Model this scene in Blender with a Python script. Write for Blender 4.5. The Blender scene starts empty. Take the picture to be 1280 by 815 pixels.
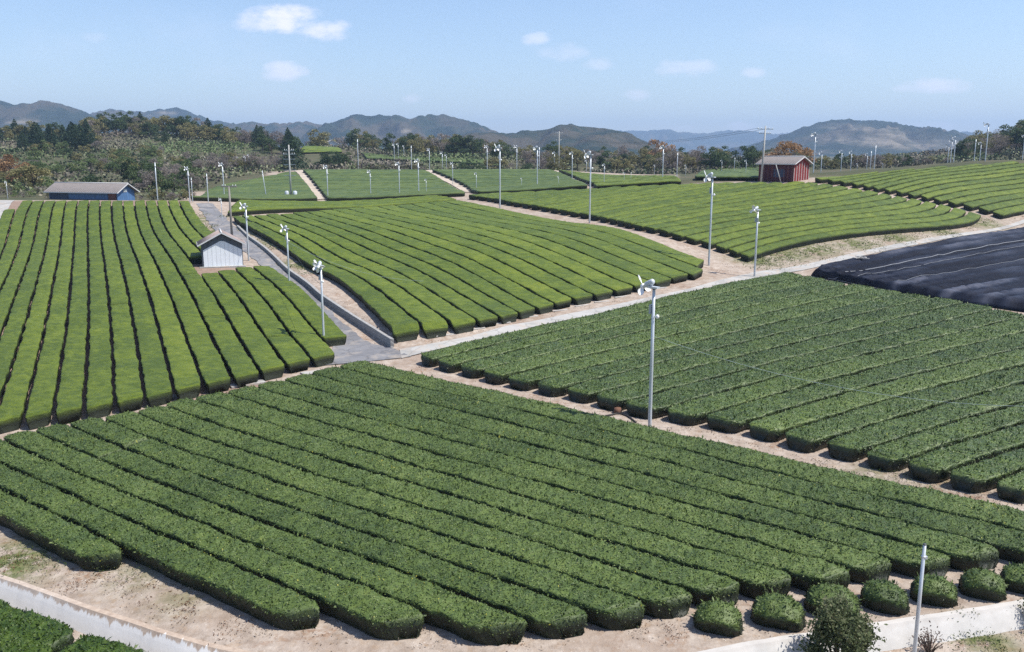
import bpy, math, random
import numpy as np
R = math.radians
rng = np.random.default_rng(7)
random.seed(7)
SC = bpy.context.scene
COL = SC.collection

# ------------------------------------------------------------------ camera
F = 1108.0 / 1280.0
PITCH = math.atan((407.5 - 190.0) / 1108.0)
CAMZ = 15.5
cam_d = bpy.data.cameras.new('camera'); cam = bpy.data.objects.new('camera', cam_d); COL.objects.link(cam)
cam_d.sensor_width = 36.0; cam_d.lens = 36.0 * F; cam_d.clip_start = 0.2; cam_d.clip_end = 30000
cam.location = (0, 0, CAMZ); cam.rotation_euler = (math.pi / 2 - PITCH, 0, 0)
SC.camera = cam
_c, _s = math.cos(PITCH), math.sin(PITCH)

def slopes(px, py):
    """direction of the view line through a point of the photograph: x and z per metre of y"""
    a = (np.asarray(px, float) - 640.0) / 1108.0
    b = (407.5 - np.asarray(py, float)) / 1108.0
    dy = _c + b * _s
    return a / dy, (-_s + b * _c) / dy

# ------------------------------------------------------------------ helpers
def noise2(x, y, seed=0):
    x = np.asarray(x, float); y = np.asarray(y, float)
    tab = np.random.default_rng(seed).random((256, 256))
    xi = np.floor(x).astype(int); yi = np.floor(y).astype(int)
    fx = x - xi; fy = y - yi
    fx = fx * fx * (3 - 2 * fx); fy = fy * fy * (3 - 2 * fy)
    g = lambda i, j: tab[i & 255, j & 255]
    a = g(xi, yi) * (1 - fx) + g(xi + 1, yi) * fx
    b = g(xi, yi + 1) * (1 - fx) + g(xi + 1, yi + 1) * fx
    return (a * (1 - fy) + b * fy) * 2 - 1

def fbm(x, y, seed=0, octs=4):
    v = 0; a = 1.0; t = 0
    for k in range(octs):
        v = v + a * noise2(np.asarray(x) * 2 ** k, np.asarray(y) * 2 ** k, seed + k); t += a; a *= .5
    return v / t

def sst(a, b, x):
    t = np.clip((np.asarray(x, float) - a) / (b - a), 0, 1)
    return t * t * (3 - 2 * t)

# ------------------------------------------------------------------ terrain
CP = []
def cp(px, py, z=None, D=None):
    kx, kz = slopes(px, py)
    if D is None: D = (z - CAMZ) / kz
    CP.append((kx * D, D, CAMZ + kz * D))
for a in [(0,660,0),(390,770,0),(620,795,0),(800,780,0),(870,790,.05),(1280,715,.2),(0,540,.45),(640,530,.7),(1000,590,.4),
          (1280,640,.45),(430,452,1.0),(0,530,.6),(145,508,.8),(290,478,1.0),(415,435,1.1),(440,432,1.05),
          (600,465,.95),(753,500,.75),(905,525,.7),(1084,570,.6),(1257,605,.6),(524,443,1.2),(780,388,1.9),(988,343,2.5),(1280,390,2.4),
          (512,428,1.4),(943,345,2.5)]:
    cp(a[0], a[1], z=a[2])
for a in [(130,340,88),(245,338,88),(10,345,88),(130,299,110),(125,252,137),(20,252,139),(235,252,135),
          (380,365,80),(330,315,98),(262,257,133),(292,275,120),(400,340,91),
          (572,252,156),(427,263,139),(884,328,99),(695,380,78.5),(585,324,93),(505,293.6,107),
          (930,328,103),(1230,276,132),(800,293,110),(737,283,120),(680,271,130.7),(622,259,143.7),(545,243,165),
          (620,241,174),(700,234,171),(800,229,165),(860,226.5,158),(950,227,151),(1008,226,147),(1115,249,139),(900,275,122),(1100,262,131),
          (1280,201,166),(1100,216,156),(1250,268,135),(1280,238,149),(1015,223,152),(1180,212,160),(1280,280,131),
          (250,252,150),(333,248,166),(463,246,174),(590,241,180),(240,246,175),(280,228,205),(340,219,215),(370,215,225),(450,212,235),
          (530,213,235),(600,213,235),(690,213,232),(800,221,210),(850,223,195),
          (100,250,152),(60,240,175),(150,222,215),(250,212,250),(300,203,290),(220,168,390),(130,180,345),(80,186,310),(0,218,230),
          (0,188,300),(330,190,400),(430,190,400),(397,187,330),(400,206,280),(500,196,330),(600,205,300),(700,208,300),(850,212,290),(1000,208,280),
          (1100,214,220),(1060,209,300),(1150,208,300),(1205,204,320),(1280,178,330),(1230,194,300)]:
    cp(a[0], a[1], D=a[2])
for a in [(-150,50,1),(-200,130,8),(-300,300,16),(120,60,3),(150,130,8),(250,300,16),(0,0,-1.5),(-60,0,-1),(60,0,-.5),(0,-60,-2),
          (-320,-60,0),(320,-60,2),(-320,560,8),(320,560,6),(0,560,5),(-120,520,10),(100,520,5),(120,200,10),(60,190,9),(0,270,7),(-60,280,8)]:
    CP.append(a)
CP = np.array(CP, float)
_sc = 100.0
def _phi(r2): return np.where(r2 > 1e-12, r2 * np.log(r2 + 1e-12), 0.0)
_P = CP[:, :2] / _sc; _n = len(_P)
_K = _phi(((_P[:, None] - _P[None]) ** 2).sum(-1)) + np.eye(_n) * .002
_A = np.zeros((_n + 3, _n + 3)); _A[:_n, :_n] = _K; _A[:_n, _n] = 1; _A[:_n, _n + 1:] = _P; _A[_n:, :_n] = _A[:_n, _n:].T
_w = np.linalg.solve(_A, np.concatenate([CP[:, 2], [0, 0, 0]]))
GX0, GY0, GNX, GNY = -330, -60, 661, 621
_gx, _gy = np.meshgrid(np.arange(GNX) + GX0, np.arange(GNY) + GY0, indexing='ij')
_G = np.zeros(_gx.shape)
for i in range(GNX):
    q = np.stack([_gx[i], _gy[i]], -1) / _sc
    _G[i] = _phi(((q[:, None] - _P[None]) ** 2).sum(-1)) @ _w[:_n] + _w[_n] + q @ _w[_n + 1:]
_pl = 6.0
_f = sst(430, 550, _gy) ; _f = np.maximum(_f, sst(270, 325, np.abs(_gx)))
_G = _G * (1 - _f) + _pl * _f
_f = sst(10, -50, _gy); _G = _G * (1 - _f) + (-1.5) * _f

def zbase(x, y):
    x = np.asarray(x, float); y = np.asarray(y, float)
    u = np.clip(x - GX0, 0, GNX - 1.001); v = np.clip(y - GY0, 0, GNY - 1.001)
    i = u.astype(int); j = v.astype(int); fu = u - i; fv = v - j
    return (_G[i, j] * (1 - fu) + _G[i + 1, j] * fu) * (1 - fv) + (_G[i, j + 1] * (1 - fu) + _G[i + 1, j + 1] * fu) * fv

def hit(px, py, dz=0.0, zf=None, lo=12.0, hi=620.0):
    zf = zf or Z
    kx, kz = slopes(px, py)
    D = np.arange(lo, hi, .2)
    g = CAMZ + kz * D - zf(kx * D, D) - dz
    k = np.nonzero(g <= 0)[0]
    if len(k) == 0:
        k = np.argmin(g); d = D[k]
    else:
        k = k[0]
        d = D[k] if k == 0 else D[k - 1] + .2 * g[k - 1] / (g[k - 1] - g[k])
    return np.array([kx * d, d, CAMZ + kz * d])

# the concrete retaining wall below the near field: y of its top edge as a function of x
_wp = [hit(*p, zf=zbase) for p in [(-60,706),(0,722),(100,759),(210,796),(320,826),(480,850),(640,858),(780,845),(880,817),(1010,796),(1090,784),(1190,769),(1280,755),(1380,735)]]
_wx = np.array([p[0] for p in _wp]); _wy = np.array([p[1] for p in _wp])
_wx = np.concatenate([[-60], _wx, [60]]); _wy = np.concatenate([[_wy[0] + 9], _wy, [_wy[-1] + 9]])
_xx = np.linspace(-60, 60, 481); _yy = np.interp(_xx, _wx, _wy)
for _ in range(3): _yy = np.convolve(np.pad(_yy, 6, 'edge'), np.ones(13) / 13, 'valid')
def wally(x): return np.interp(x, _xx, _yy)
DROP = .56
# the block wall beside the tarmac road and the bank it holds
_bw = np.array([hit(*p, zf=zbase)[:2] for p in [(490,435),(467,419),(443,404),(421,389),(399,374),(372,350),(347,328),(312,299),(297,284)]])
def bank(x, y):
    x = np.asarray(x, float); y = np.asarray(y, float)
    best = np.full(x.shape, 1e9); sg = np.zeros(x.shape); tt = np.zeros(x.shape)
    for i in range(len(_bw) - 1):
        a, b = _bw[i], _bw[i + 1]; d = b - a; L = np.hypot(*d)
        t = np.clip(((x - a[0]) * d[0] + (y - a[1]) * d[1]) / L ** 2, 0, 1)
        ex = x - a[0] - t * d[0]; ey = y - a[1] - t * d[1]; r = np.hypot(ex, ey)
        m = r < best
        best = np.where(m, r, best); sg = np.where(m, d[1] * ex - d[0] * ey, sg); tt = np.where(m, (i + t) / (len(_bw) - 1), tt)
    s = best * np.sign(sg)
    h = .60 * (1 - tt) + .17 * tt
    return h * sst(.05, .32, s) * (1 - sst(2, 16, s)) * sst(-.005, .04, tt) * (1 - sst(.96, 1.001, tt))
def Z(x, y):
    x = np.asarray(x, float); y = np.asarray(y, float)
    z = zbase(x, y)
    t = y - wally(x)
    z = z - DROP * (1 - sst(-.40, .0, t)) * (1 - sst(38, 58, np.abs(x)))
    m = (y > 55) & (y < 135) & (x > -50) & (x < 15)
    if np.any(m): z = z + np.where(m, bank(x, y), 0)
    return z
def P3(px, py, dz=0.0): return hit(px, py, dz)

# ------------------------------------------------------------------ mesh building
def new_obj(name, verts, faces_flat, loop_tot, mat, parent=None, attr=None, smooth=None, mats=None, midx=None):
    me = bpy.data.meshes.new(name)
    nv = len(verts); nl = len(faces_flat); nf = len(loop_tot)
    me.vertices.add(nv); me.loops.add(nl); me.polygons.add(nf)
    me.vertices.foreach_set('co', np.asarray(verts, np.float32).ravel())
    me.loops.foreach_set('vertex_index', np.asarray(faces_flat, np.int32))
    lt = np.asarray(loop_tot, np.int32)
    me.polygons.foreach_set('loop_start', np.concatenate([[0], np.cumsum(lt)[:-1]]).astype(np.int32))
    me.polygons.foreach_set('loop_total', lt)
    if smooth is not None: me.polygons.foreach_set('use_smooth', np.asarray(smooth, bool))
    if midx is not None: me.polygons.foreach_set('material_index', np.asarray(midx, np.int32))
    if attr is not None:
        a = me.attributes.new('leaf', 'FLOAT_COLOR', 'POINT')
        c = np.ones((nv, 4), np.float32); c[:, :3] = attr
        a.data.foreach_set('color', c.ravel())
    for m in (mats or [mat]): me.materials.append(m)
    me.update(calc_edges=True); me.validate()
    o = bpy.data.objects.new(name, me); COL.objects.link(o)
    if parent: o.parent = parent
    return o

def grid_faces(nu, nv, off=0):
    i = np.arange(nu - 1)[:, None] * nv + np.arange(nv - 1)[None]
    i = i.ravel() + off
    return np.stack([i, i + nv, i + nv + 1, i + 1], -1)

class MB:
    """collects shapes for ONE mesh"""
    def __init__(s): s.v = []; s.f = []; s.n = 0; s.sm = []
    def add(s, v, faces, smooth=False):
        v = np.asarray(v, float).reshape(-1, 3)
        for f in faces: s.f.append([i + s.n for i in f]); s.sm.append(smooth)
        s.v.append(v); s.n += len(v)
    def box(s, lo, hi, rot=0, at=(0, 0, 0), bev=0.0):
        x0, y0, z0 = lo; x1, y1, z1 = hi
        v = np.array([(x0,y0,z0),(x1,y0,z0),(x1,y1,z0),(x0,y1,z0),(x0,y0,z1),(x1,y0,z1),(x1,y1,z1),(x0,y1,z1)], float)
        c, sn = math.cos(rot), math.sin(rot)
        w = v.copy(); w[:, 0] = v[:, 0] * c - v[:, 1] * sn; w[:, 1] = v[:, 0] * sn + v[:, 1] * c
        s.add(w + np.array(at), [(0,3,2,1),(4,5,6,7),(0,1,5,4),(1,2,6,5),(2,3,7,6),(3,0,4,7)])
    def tube(s, pts, rad, n=8, caps=True):
        pts = [np.asarray(p, float) for p in pts]
        rad = [rad] * len(pts) if np.isscalar(rad) else rad
        rings = []
        for i, p in enumerate(pts):
            d = pts[min(i + 1, len(pts) - 1)] - pts[max(i - 1, 0)]; d /= np.linalg.norm(d) + 1e-9
            a = np.array((0, 0, 1.)) if abs(d[2]) < .9 else np.array((1., 0, 0))
            u = np.cross(d, a); u /= np.linalg.norm(u); w = np.cross(d, u)
            th = np.arange(n) / n * 2 * math.pi
            rings.append(p + rad[i] * (np.cos(th)[:, None] * u + np.sin(th)[:, None] * w))
        f = []
        for i in range(len(pts) - 1):
            for k in range(n):
                k2 = (k + 1) % n
                f.append((i * n + k, i * n + k2, (i + 1) * n + k2, (i + 1) * n + k))
        if caps:
            f.append(tuple(range(n))[::-1]); f.append(tuple((len(pts) - 1) * n + k for k in range(n)))
        s.add(np.concatenate(rings), f, True)
    def build(s, name, mat, parent=None, smooth=True):
        ff = [i for f in s.f for i in f]
        return new_obj(name, np.concatenate(s.v), ff, [len(f) for f in s.f], mat, parent, smooth=[x and smooth for x in s.sm])

def tag(o, label=None, cat=None, group=None, kind=None):
    if label: o['label'] = label
    if cat: o['category'] = cat
    if group: o['group'] = group
    if kind: o['kind'] = kind
    return o
def empty(name, loc=(0, 0, 0), rz=0.0):
    o = bpy.data.objects.new(name, None); COL.objects.link(o)
    o.empty_display_size = .3; o.location = loc; o.rotation_euler = (0, 0, rz)
    return o
def copy_tree(o, parent=None):
    c = o.copy(); COL.objects.link(c)
    if parent: c.parent = parent
    for ch in list(o.children): copy_tree(ch, c)
    return c
_ORD = ['first','second','third','fourth','fifth','sixth','seventh','eighth','ninth','tenth','eleventh','twelfth','thirteenth','fourteenth','fifteenth','sixteenth','seventeenth','eighteenth','nineteenth']
def ordn(k):
    """k from 0"""
    if k < 19: return _ORD[k]
    k += 1
    t = {2:'twenty',3:'thirty',4:'forty',5:'fifty',6:'sixty'}[k // 10]; u = k % 10
    return (t[:-1] + 'ieth') if u == 0 else t + '-' + _ORD[u - 1]

# ------------------------------------------------------------------ materials
class NT:
    def __init__(s, name):
        s.m = bpy.data.materials.new(name); s.m.use_nodes = True
        s.t = s.m.node_tree; s.b = s.t.nodes['Principled BSDF']
    def n(s, typ, **kw):
        nd = s.t.nodes.new(typ)
        for k, v in kw.items(): setattr(nd, k, v)
        return nd
    def l(s, a, b): s.t.links.new(a, b)
    def pos(s):
        return s.n('ShaderNodeNewGeometry').outputs['Position']
    def noise(s, scale, detail=3, rough=.55, vec=None, sc3=None):
        nd = s.n('ShaderNodeTexNoise'); nd.inputs['Scale'].default_value = scale; nd.inputs['Detail'].default_value = detail
        nd.inputs['Roughness'].default_value = rough
        v = vec or s.pos()
        if sc3:
            mp = s.n('ShaderNodeMapping'); mp.inputs['Scale'].default_value = sc3; s.l(v, mp.inputs['Vector']); v = mp.outputs['Vector']
        s.l(v, nd.inputs['Vector'])
        return nd.outputs['Fac']
    def ramp(s, fac, stops):
        r = s.n('ShaderNodeValToRGB'); e = r.color_ramp.elements
        while len(e) < len(stops): e.new(.5)
        for el, (p, c) in zip(e, stops):
            el.position = p; el.color = (c, c, c, 1) if np.isscalar(c) else (*c, 1)
        s.l(fac, r.inputs['Fac']); return r.outputs['Color']
    def mix(s, fac, a, b, mode='MIX'):
        m = s.n('ShaderNodeMix', data_type='RGBA', blend_type=mode)
        for sock, v in ((m.inputs[0], fac), (m.inputs[6], a), (m.inputs[7], b)):
            if hasattr(v, 'is_linked') or hasattr(v, 'links'): s.l(v, sock)
            elif np.isscalar(v): sock.default_value = v
            else: sock.default_value = (*v, 1)
        return m.outputs[2]
    def math(s, op, a, b=None, clamp=False):
        m = s.n('ShaderNodeMath', operation=op, use_clamp=clamp)
        for sock, v in zip(m.inputs, (a, b)):
            if v is None: continue
            if hasattr(v, 'links'): s.l(v, sock)
            else: sock.default_value = v
        return m.outputs[0]
    def bump(s, h, strength, dist=.05):
        b = s.n('ShaderNodeBump'); b.inputs['Strength'].default_value = strength; b.inputs['Distance'].default_value = dist
        s.l(h, b.inputs['Height']); s.l(b.outputs['Normal'], s.b.inputs['Normal'])
    def done(s, col, rough=.8, spec=.3, metal=0.0):
        if hasattr(col, 'links'): s.l(col, s.b.inputs['Base Color'])
        else: s.b.inputs['Base Color'].default_value = (*col, 1)
        if hasattr(rough, 'links'): s.l(rough, s.b.inputs['Roughness'])
        else: s.b.inputs['Roughness'].default_value = rough
        s.b.inputs['Specular IOR Level'].default_value = spec; s.b.inputs['Metallic'].default_value = metal
        return s.m
    def translucent(s, col, f):
        tr = s.n('ShaderNodeBsdfTranslucent'); s.l(col, tr.inputs['Color']); mx = s.n('ShaderNodeMixShader'); mx.inputs[0].default_value = f
        o = s.t.nodes['Material Output']; s.l(s.b.outputs[0], mx.inputs[1]); s.l(tr.outputs[0], mx.inputs[2]); s.l(mx.outputs[0], o.inputs['Surface'])
    def attr(s, name='leaf'):
        a = s.n('ShaderNodeAttribute', attribute_name=name); sp = s.n('ShaderNodeSeparateColor')
        s.l(a.outputs['Color'], sp.inputs['Color']); return sp.outputs

def weathered(name, c, var=.25, rough=.7, spec=.3, metal=0.0, scale=2.0, streak=None, bump=0.0):
    t = NT(name)
    f = t.noise(scale, 5, .65, sc3=streak)
    d = tuple(x * (1 - var) for x in c); b = tuple(min(1, x * (1 + var)) for x in c)
    col = t.ramp(f, [(.3, d), (.7, b)])
    f2 = t.noise(scale * 9, 3, .6)
    col = t.mix(t.math('MULTIPLY', f2, .35), col, tuple(x * .55 for x in c))
    if bump: t.bump(f2, bump, .02)
    return t.done(col, rough, spec, metal)

def tea_mat(name, dark, mid, light, side, shoot, rough=.5, spec=.35, bump=.5, fs=7.0):
    """leaf colour: random per leaf, old brown-green leaves and twigs on the flanks, patches of new shoots"""
    t = NT(name); a = t.attr()
    patch = t.noise(.35, 3, .6)
    obr = t.n('ShaderNodeObjectInfo').outputs['Random']
    v = t.math('ADD', t.math('MULTIPLY', a['Red'], .75), t.math('MULTIPLY', t.math('SUBTRACT', patch, .5), .9))
    v = t.math('ADD', v, t.math('MULTIPLY', t.math('SUBTRACT', obr, .5), .28), True)
    fine = t.noise(fs, 4, .75)
    med = t.noise(1.7, 4, .65)
    v = t.math('ADD', v, t.math('MULTIPLY', t.math('SUBTRACT', med, .5), .7), True)
    v = t.math('ADD', v, t.math('MULTIPLY', t.math('SUBTRACT', fine, .5), 1.25), True)
    col = t.ramp(v, [(0.0, dark), (.45, mid), (1.0, light)])
    col = t.mix(a['Blue'], col, shoot)
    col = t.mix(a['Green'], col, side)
    if bump: t.bump(fine, bump, .12)
    return t.done(col, rough, spec)

M = {}
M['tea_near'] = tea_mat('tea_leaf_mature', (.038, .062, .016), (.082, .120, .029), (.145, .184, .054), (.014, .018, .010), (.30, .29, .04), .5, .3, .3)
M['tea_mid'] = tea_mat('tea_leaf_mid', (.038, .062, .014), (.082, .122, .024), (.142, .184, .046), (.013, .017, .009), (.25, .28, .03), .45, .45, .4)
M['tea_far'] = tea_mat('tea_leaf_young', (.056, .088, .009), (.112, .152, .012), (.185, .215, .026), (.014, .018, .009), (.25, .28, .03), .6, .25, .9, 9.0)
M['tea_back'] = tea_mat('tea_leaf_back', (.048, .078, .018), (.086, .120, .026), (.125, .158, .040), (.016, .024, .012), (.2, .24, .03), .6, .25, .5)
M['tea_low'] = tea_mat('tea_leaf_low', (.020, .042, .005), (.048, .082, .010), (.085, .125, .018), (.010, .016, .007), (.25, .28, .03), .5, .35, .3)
M['steel'] = weathered('galvanised_steel', (.56, .60, .63), .12, .42, .5, .35, 3.0, (4, 4, .4))
M['steel_dull'] = weathered('dull_steel', (.36, .41, .45), .15, .5, .5, .3, 3.0, (4, 4, .4))
M['white_paint'] = weathered('white_enamel', (.80, .81, .80), .05, .35, .5, 0, 4.0)
M['motor_paint'] = weathered('grey_motor_paint', (.50, .54, .58), .12, .45, .5, 0, 4.0)
M['concrete_pole'] = weathered('pole_concrete', (.42, .42, .40), .15, .85, .2, 0, 3.0, (4, 4, .5))
M['wood_pole'] = weathered('pole_timber', (.26, .24, .22), .2, .85, .2, 0, 4.0, (5, 5, .4))
M['dark_metal'] = weathered('dark_fitting', (.06, .065, .07), .2, .5, .4, 0, 4.0)
M['rust'] = weathered('rusty_iron', (.17, .09, .06), .3, .9, .2, 0, 5.0)
# ------------------------------------------------------------------ ground
def ground_mat():
    t = NT('ground_soil'); a = t.attr()
    big = t.noise(.12, 4, .6); mid = t.noise(1.5, 6, .72); fine = t.noise(9, 4, .7)
    soil = t.ramp(mid, [(.28, (.21, .165, .13)), (.5, (.38, .32, .268)), (.72, (.53, .465, .40))])
    soil = t.mix(t.math('MULTIPLY', fine, .45), soil, (.21, .16, .125))
    dry = t.ramp(t.noise(2.6, 5, .7), [(.52, 0.0), (.66, 1.0)])
    soil = t.mix(t.math('MULTIPLY', dry, .45), soil, (.30, .20, .12))
    rp = t.math('MULTIPLY', t.ramp(t.noise(.33, 4, .6), [(.55, 0.0), (.63, 1.0)]), t.ramp(t.noise(5, 4, .7), [(.45, 0.0), (.6, .75)]))
    soil = t.mix(rp, soil, (.22, .125, .075))
    vo = t.n('ShaderNodeTexVoronoi'); vo.inputs['Scale'].default_value = 5.5; t.l(t.pos(), vo.inputs['Vector'])
    peb = t.math('MULTIPLY', t.ramp(vo.outputs['Distance'], [(.10, 1.0), (.17, 0.0)]), t.ramp(t.noise(.9, 3, .6), [(.48, 0.0), (.6, 1.0)]))
    soil = t.mix(peb, soil, (.56, .50, .44))
    damp = t.ramp(t.noise(.22, 4, .65), [(.5, 0.0), (.66, .55)])
    soil = t.mix(damp, soil, (.25, .185, .14))
    red = t.mix(t.math('MULTIPLY', a['Blue'], .8), soil, (.19, .115, .085))
    grass = t.ramp(t.noise(3.0, 5, .7), [(.3, (.05, .085, .02)), (.5, (.10, .12, .04)), (.72, (.20, .18, .09))])
    gm = t.math('MULTIPLY', a['Red'], t.ramp(t.noise(1.3, 4, .7), [(.38, 0.0), (.52, 1.0)]))
    c = t.mix(gm, red, grass)
    wood = t.ramp(t.noise(.09, 5, .7), [(.3, (.045, .06, .03)), (.5, (.085, .085, .05)), (.7, (.13, .105, .075))])
    c = t.mix(a['Green'], c, wood)
    t.bump(t.math('ADD', t.math('MULTIPLY', mid, .6), t.math('MULTIPLY', fine, .4)), .7, .12)
    return t.done(c, .95, .1)
M['ground'] = ground_mat()
def steps(a, b, h0, h1):
    o = [a]; h = h0
    while o[-1] < b:
        o.append(o[-1] + h); h = min(h1, h * 1.25)
    return o
_X = np.arange(-62, 62.01, .5)
_r = np.concatenate([np.arange(63, 130, 1.0), np.arange(132, 330, 3.0), steps(335, 6500, 6, 600)])
gX = np.concatenate([-_r[::-1], _X, _r])
gT = np.concatenate([[-300, -200, -140, -100, -75, -60, -50, -42, -36, -30, -26, -23, -20], np.arange(-18, -1, .5), [-1, -.8, -.65, -.5, -.42, -.36, -.30, -.24, -.18, -.12, -.06, .0, .06, .15, .3, .5],
                     np.arange(1, 105, .5), np.arange(105, 190, 1.0), np.arange(190, 560, 2.5), steps(563, 8900, 5, 700)])
gx, gt = np.meshgrid(gX, gT, indexing='ij'); gy = gt + wally(gx)
gz = Z(gx, gy)
def near_px(x, y, pts, rad):
    m = np.zeros(x.shape)
    for px, py in pts:
        p = P3(px, py); m = np.maximum(m, np.exp(-((x - p[0]) ** 2 + (y - p[1]) ** 2) / rad ** 2))
    return m
gz = gz + .03 * fbm(gx * .8, gy * .8, 3, 3) * sst(250, 60, gy)
grass = near_px(gx, gy, [(945,326),(985,318),(1020,312),(1070,305),(1120,297),(1170,288),(1225,279)], 3.2)
grass = np.maximum(grass, near_px(gx, gy, [(0,700),(25,695),(10,712)], 1.6))
grass = np.maximum(grass, near_px(gx, gy, [(1215,800),(1245,803)], .7))
grass = np.maximum(grass, near_px(gx, gy, [(345,302),(330,292),(318,284),(375,330),(250,275),(262,290),(330,275)], 2.5))
grass = np.maximum(grass, .5 * near_px(gx, gy, [(930,512),(1000,540),(1090,590),(1160,598),(150,690),(170,720),(230,745)], 1.2))
_pxg = gx / np.maximum(gy, 1) * 1108 + 640
wood = np.maximum(np.maximum(sst(143, 148, gy) * sst(236, 226, _pxg), sst(184, 190, gy) * sst(345, 330, _pxg)), sst(232, 244, gy))
wood = np.maximum(wood, sst(151, 155, gy) * sst(835, 850, _pxg))
_rl = np.array([P3(*q_)[:2] for q_ in [(243,254),(262,291),(277,300),(340,348),(392,398),(411,420)]])
_rx = np.interp(gy, _rl[::-1, 1], _rl[::-1, 0])
wood = np.maximum(wood, sst(560, 700, np.abs(gx)))
attr = np.stack([grass, wood, sst(48, 54, gy) * sst(143, 138, gy) * .75 * (gx < _rx - 1.5)], -1).reshape(-1, 3)
q = grid_faces(len(gX), len(gT))
g = new_obj('ground', np.stack([gx, gy, gz], -1).reshape(-1, 3), q.ravel(), np.full(len(q), 4), M['ground'], attr=attr, smooth=np.ones(len(q)))
tag(g, 'pale brown earth between the tea fields', 'ground', kind='structure')

# ------------------------------------------------------------------ roads and paths
def resample(p, n):
    p = np.asarray(p, float); d = np.concatenate([[0], np.cumsum(np.hypot(*np.diff(p[:, :2], axis=0).T))])
    t = np.linspace(0, d[-1], n)
    return np.stack([np.interp(t, d, p[:, i]) for i in range(p.shape[1])], -1)
def smooth_line(p, it=2):
    for _ in range(it):
        q = p.copy(); q[1:-1] = (p[:-2] + 2 * p[1:-1] + p[2:]) / 4; p = q
    return p
def ribbon(name, Lp, Rp, off, mat, n=60, m=6, ragged=.0, label='', cat=''):
    L = smooth_line(resample([P3(*p)[:2] for p in Lp], n), 3); Rr = smooth_line(resample([P3(*p)[:2] for p in Rp], n), 3)
    if ragged:
        k = np.arange(n)
        L = L + ragged * fbm(k * .7, k * 0 + 3, 5)[:, None] ; Rr = Rr + ragged * fbm(k * .7, k * 0 + 9, 6)[:, None]
    w = np.linspace(0, 1, m)
    xy = L[:, None] * (1 - w[None, :, None]) + Rr[:, None] * w[None, :, None]
    z = Z(xy[..., 0], xy[..., 1]) + off
    v = np.concatenate([xy, z[..., None]], -1).reshape(-1, 3)
    q = grid_faces(n, m)
    o = new_obj(name, v, q.ravel(), np.full(len(q), 4), mat, smooth=np.ones(len(q)))
    return tag(o, label, cat, kind='structure')
def road_mat(name, c1, c2, dirt, amt):
    t = NT(name)
    f = t.noise(.5, 5, .65); f2 = t.noise(14, 3, .7)
    c = t.ramp(f, [(.3, c1), (.7, c2)])
    c = t.mix(t.math('MULTIPLY', f2, .25), c, tuple(x * .7 for x in c1))
    vo = t.n('ShaderNodeTexVoronoi', feature='DISTANCE_TO_EDGE'); vo.inputs['Scale'].default_value = .45
    wv = t.n('ShaderNodeVectorMath', operation='ADD'); nz_ = t.n('ShaderNodeTexNoise'); nz_.inputs['Scale'].default_value = .8; t.l(t.pos(), nz_.inputs['Vector']); t.l(t.pos(), wv.inputs[0]); t.l(nz_.outputs['Color'], wv.inputs[1]); t.l(wv.outputs[0], vo.inputs['Vector'])
    c = t.mix(t.ramp(vo.outputs['Distance'], [(.010, .45), (.025, 0.0)]), c, tuple(x * .45 for x in c1))
    c = t.mix(t.ramp(t.noise(.28, 2, .5), [(.56, 0.0), (.575, .4)]), c, tuple(x * .62 for x in c1))
    dm = t.ramp(t.noise(.8, 5, .7), [(.5, 0.0), (.68, amt)])
    c = t.mix(dm, c, dirt); t.bump(f2, .2, .02)
    return t.done(c, .9, .2)
M['tarmac'] = road_mat('worn_tarmac', (.155, .155, .165), (.235, .235, .245), (.36, .31, .26), .7)
M['path_concrete'] = road_mat('path_concrete', (.34, .33, .31), (.44, .43, .41), (.42, .34, .27), .8)
M['track'] = road_mat('field_track', (.44, .37, .30), (.54, .46, .38), (.30, .24, .17), .6)
ribbon('tarmac_road', [(246,254.5),(253,266),(263,281),(277,297),(310,319),(340,345),(365,368),(392,395),(411,415),(418,430),(414,444),(400,457)],
       [(266,254.5),(276,266),(288,279),(305,294),(332,317),(362,343),(392,371),(421,398),(446,418),(470,432.5),(500,437),(512,447)], .05, M['tarmac'], 120, 8, .25,
       'grey tarmac road running between the left and middle fields', 'road')
ribbon('concrete_path', [(500,437),(520,434.5),(608,416),(700,394.5),(780,379),(860,362),(950,339),(1050,320.5),(1150,300),(1280,274.5),(1330,265)],
       [(503,448.5),(524,443),(608,423.5),(700,402),(780,386),(872,366.5),(950,347),(1050,326.5),(1150,305.5),(1280,279),(1330,269)], .058, M['path_concrete'], 120, 6, .12,
       'narrow pale concrete path along the right edge of the middle field', 'path')
ribbon('edge_path', [(-40,268),(-10,255),(0,250.5)], [(-12,330),(4,280),(19,250.5)], .05, M['path_concrete'], 30, 5, .05, 'pale concrete path at the left edge of the left field', 'path')
for L_, R_, lb in (([(368,214),(378,225),(390,240),(397,250)], [(377,213),(387,222),(398,235),(408,249)], 'pale track climbing the left end of the back fields'),
                   ([(528,213),(545,221.5),(565,231.5),(583,241)], [(538,213),(554,219.5),(574,229),(594,239.5)], 'pale track between the two central back fields'),
                   ([(688,214),(704,220.5),(721,227.5),(735,231.5)], [(695,213.5),(712,219.5),(729,226.5),(743,231)], 'pale track right of the central back fields')):
    ribbon('field_track', L_, R_, .12, M['track'], 30, 5, .05, lb, 'track')

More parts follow.
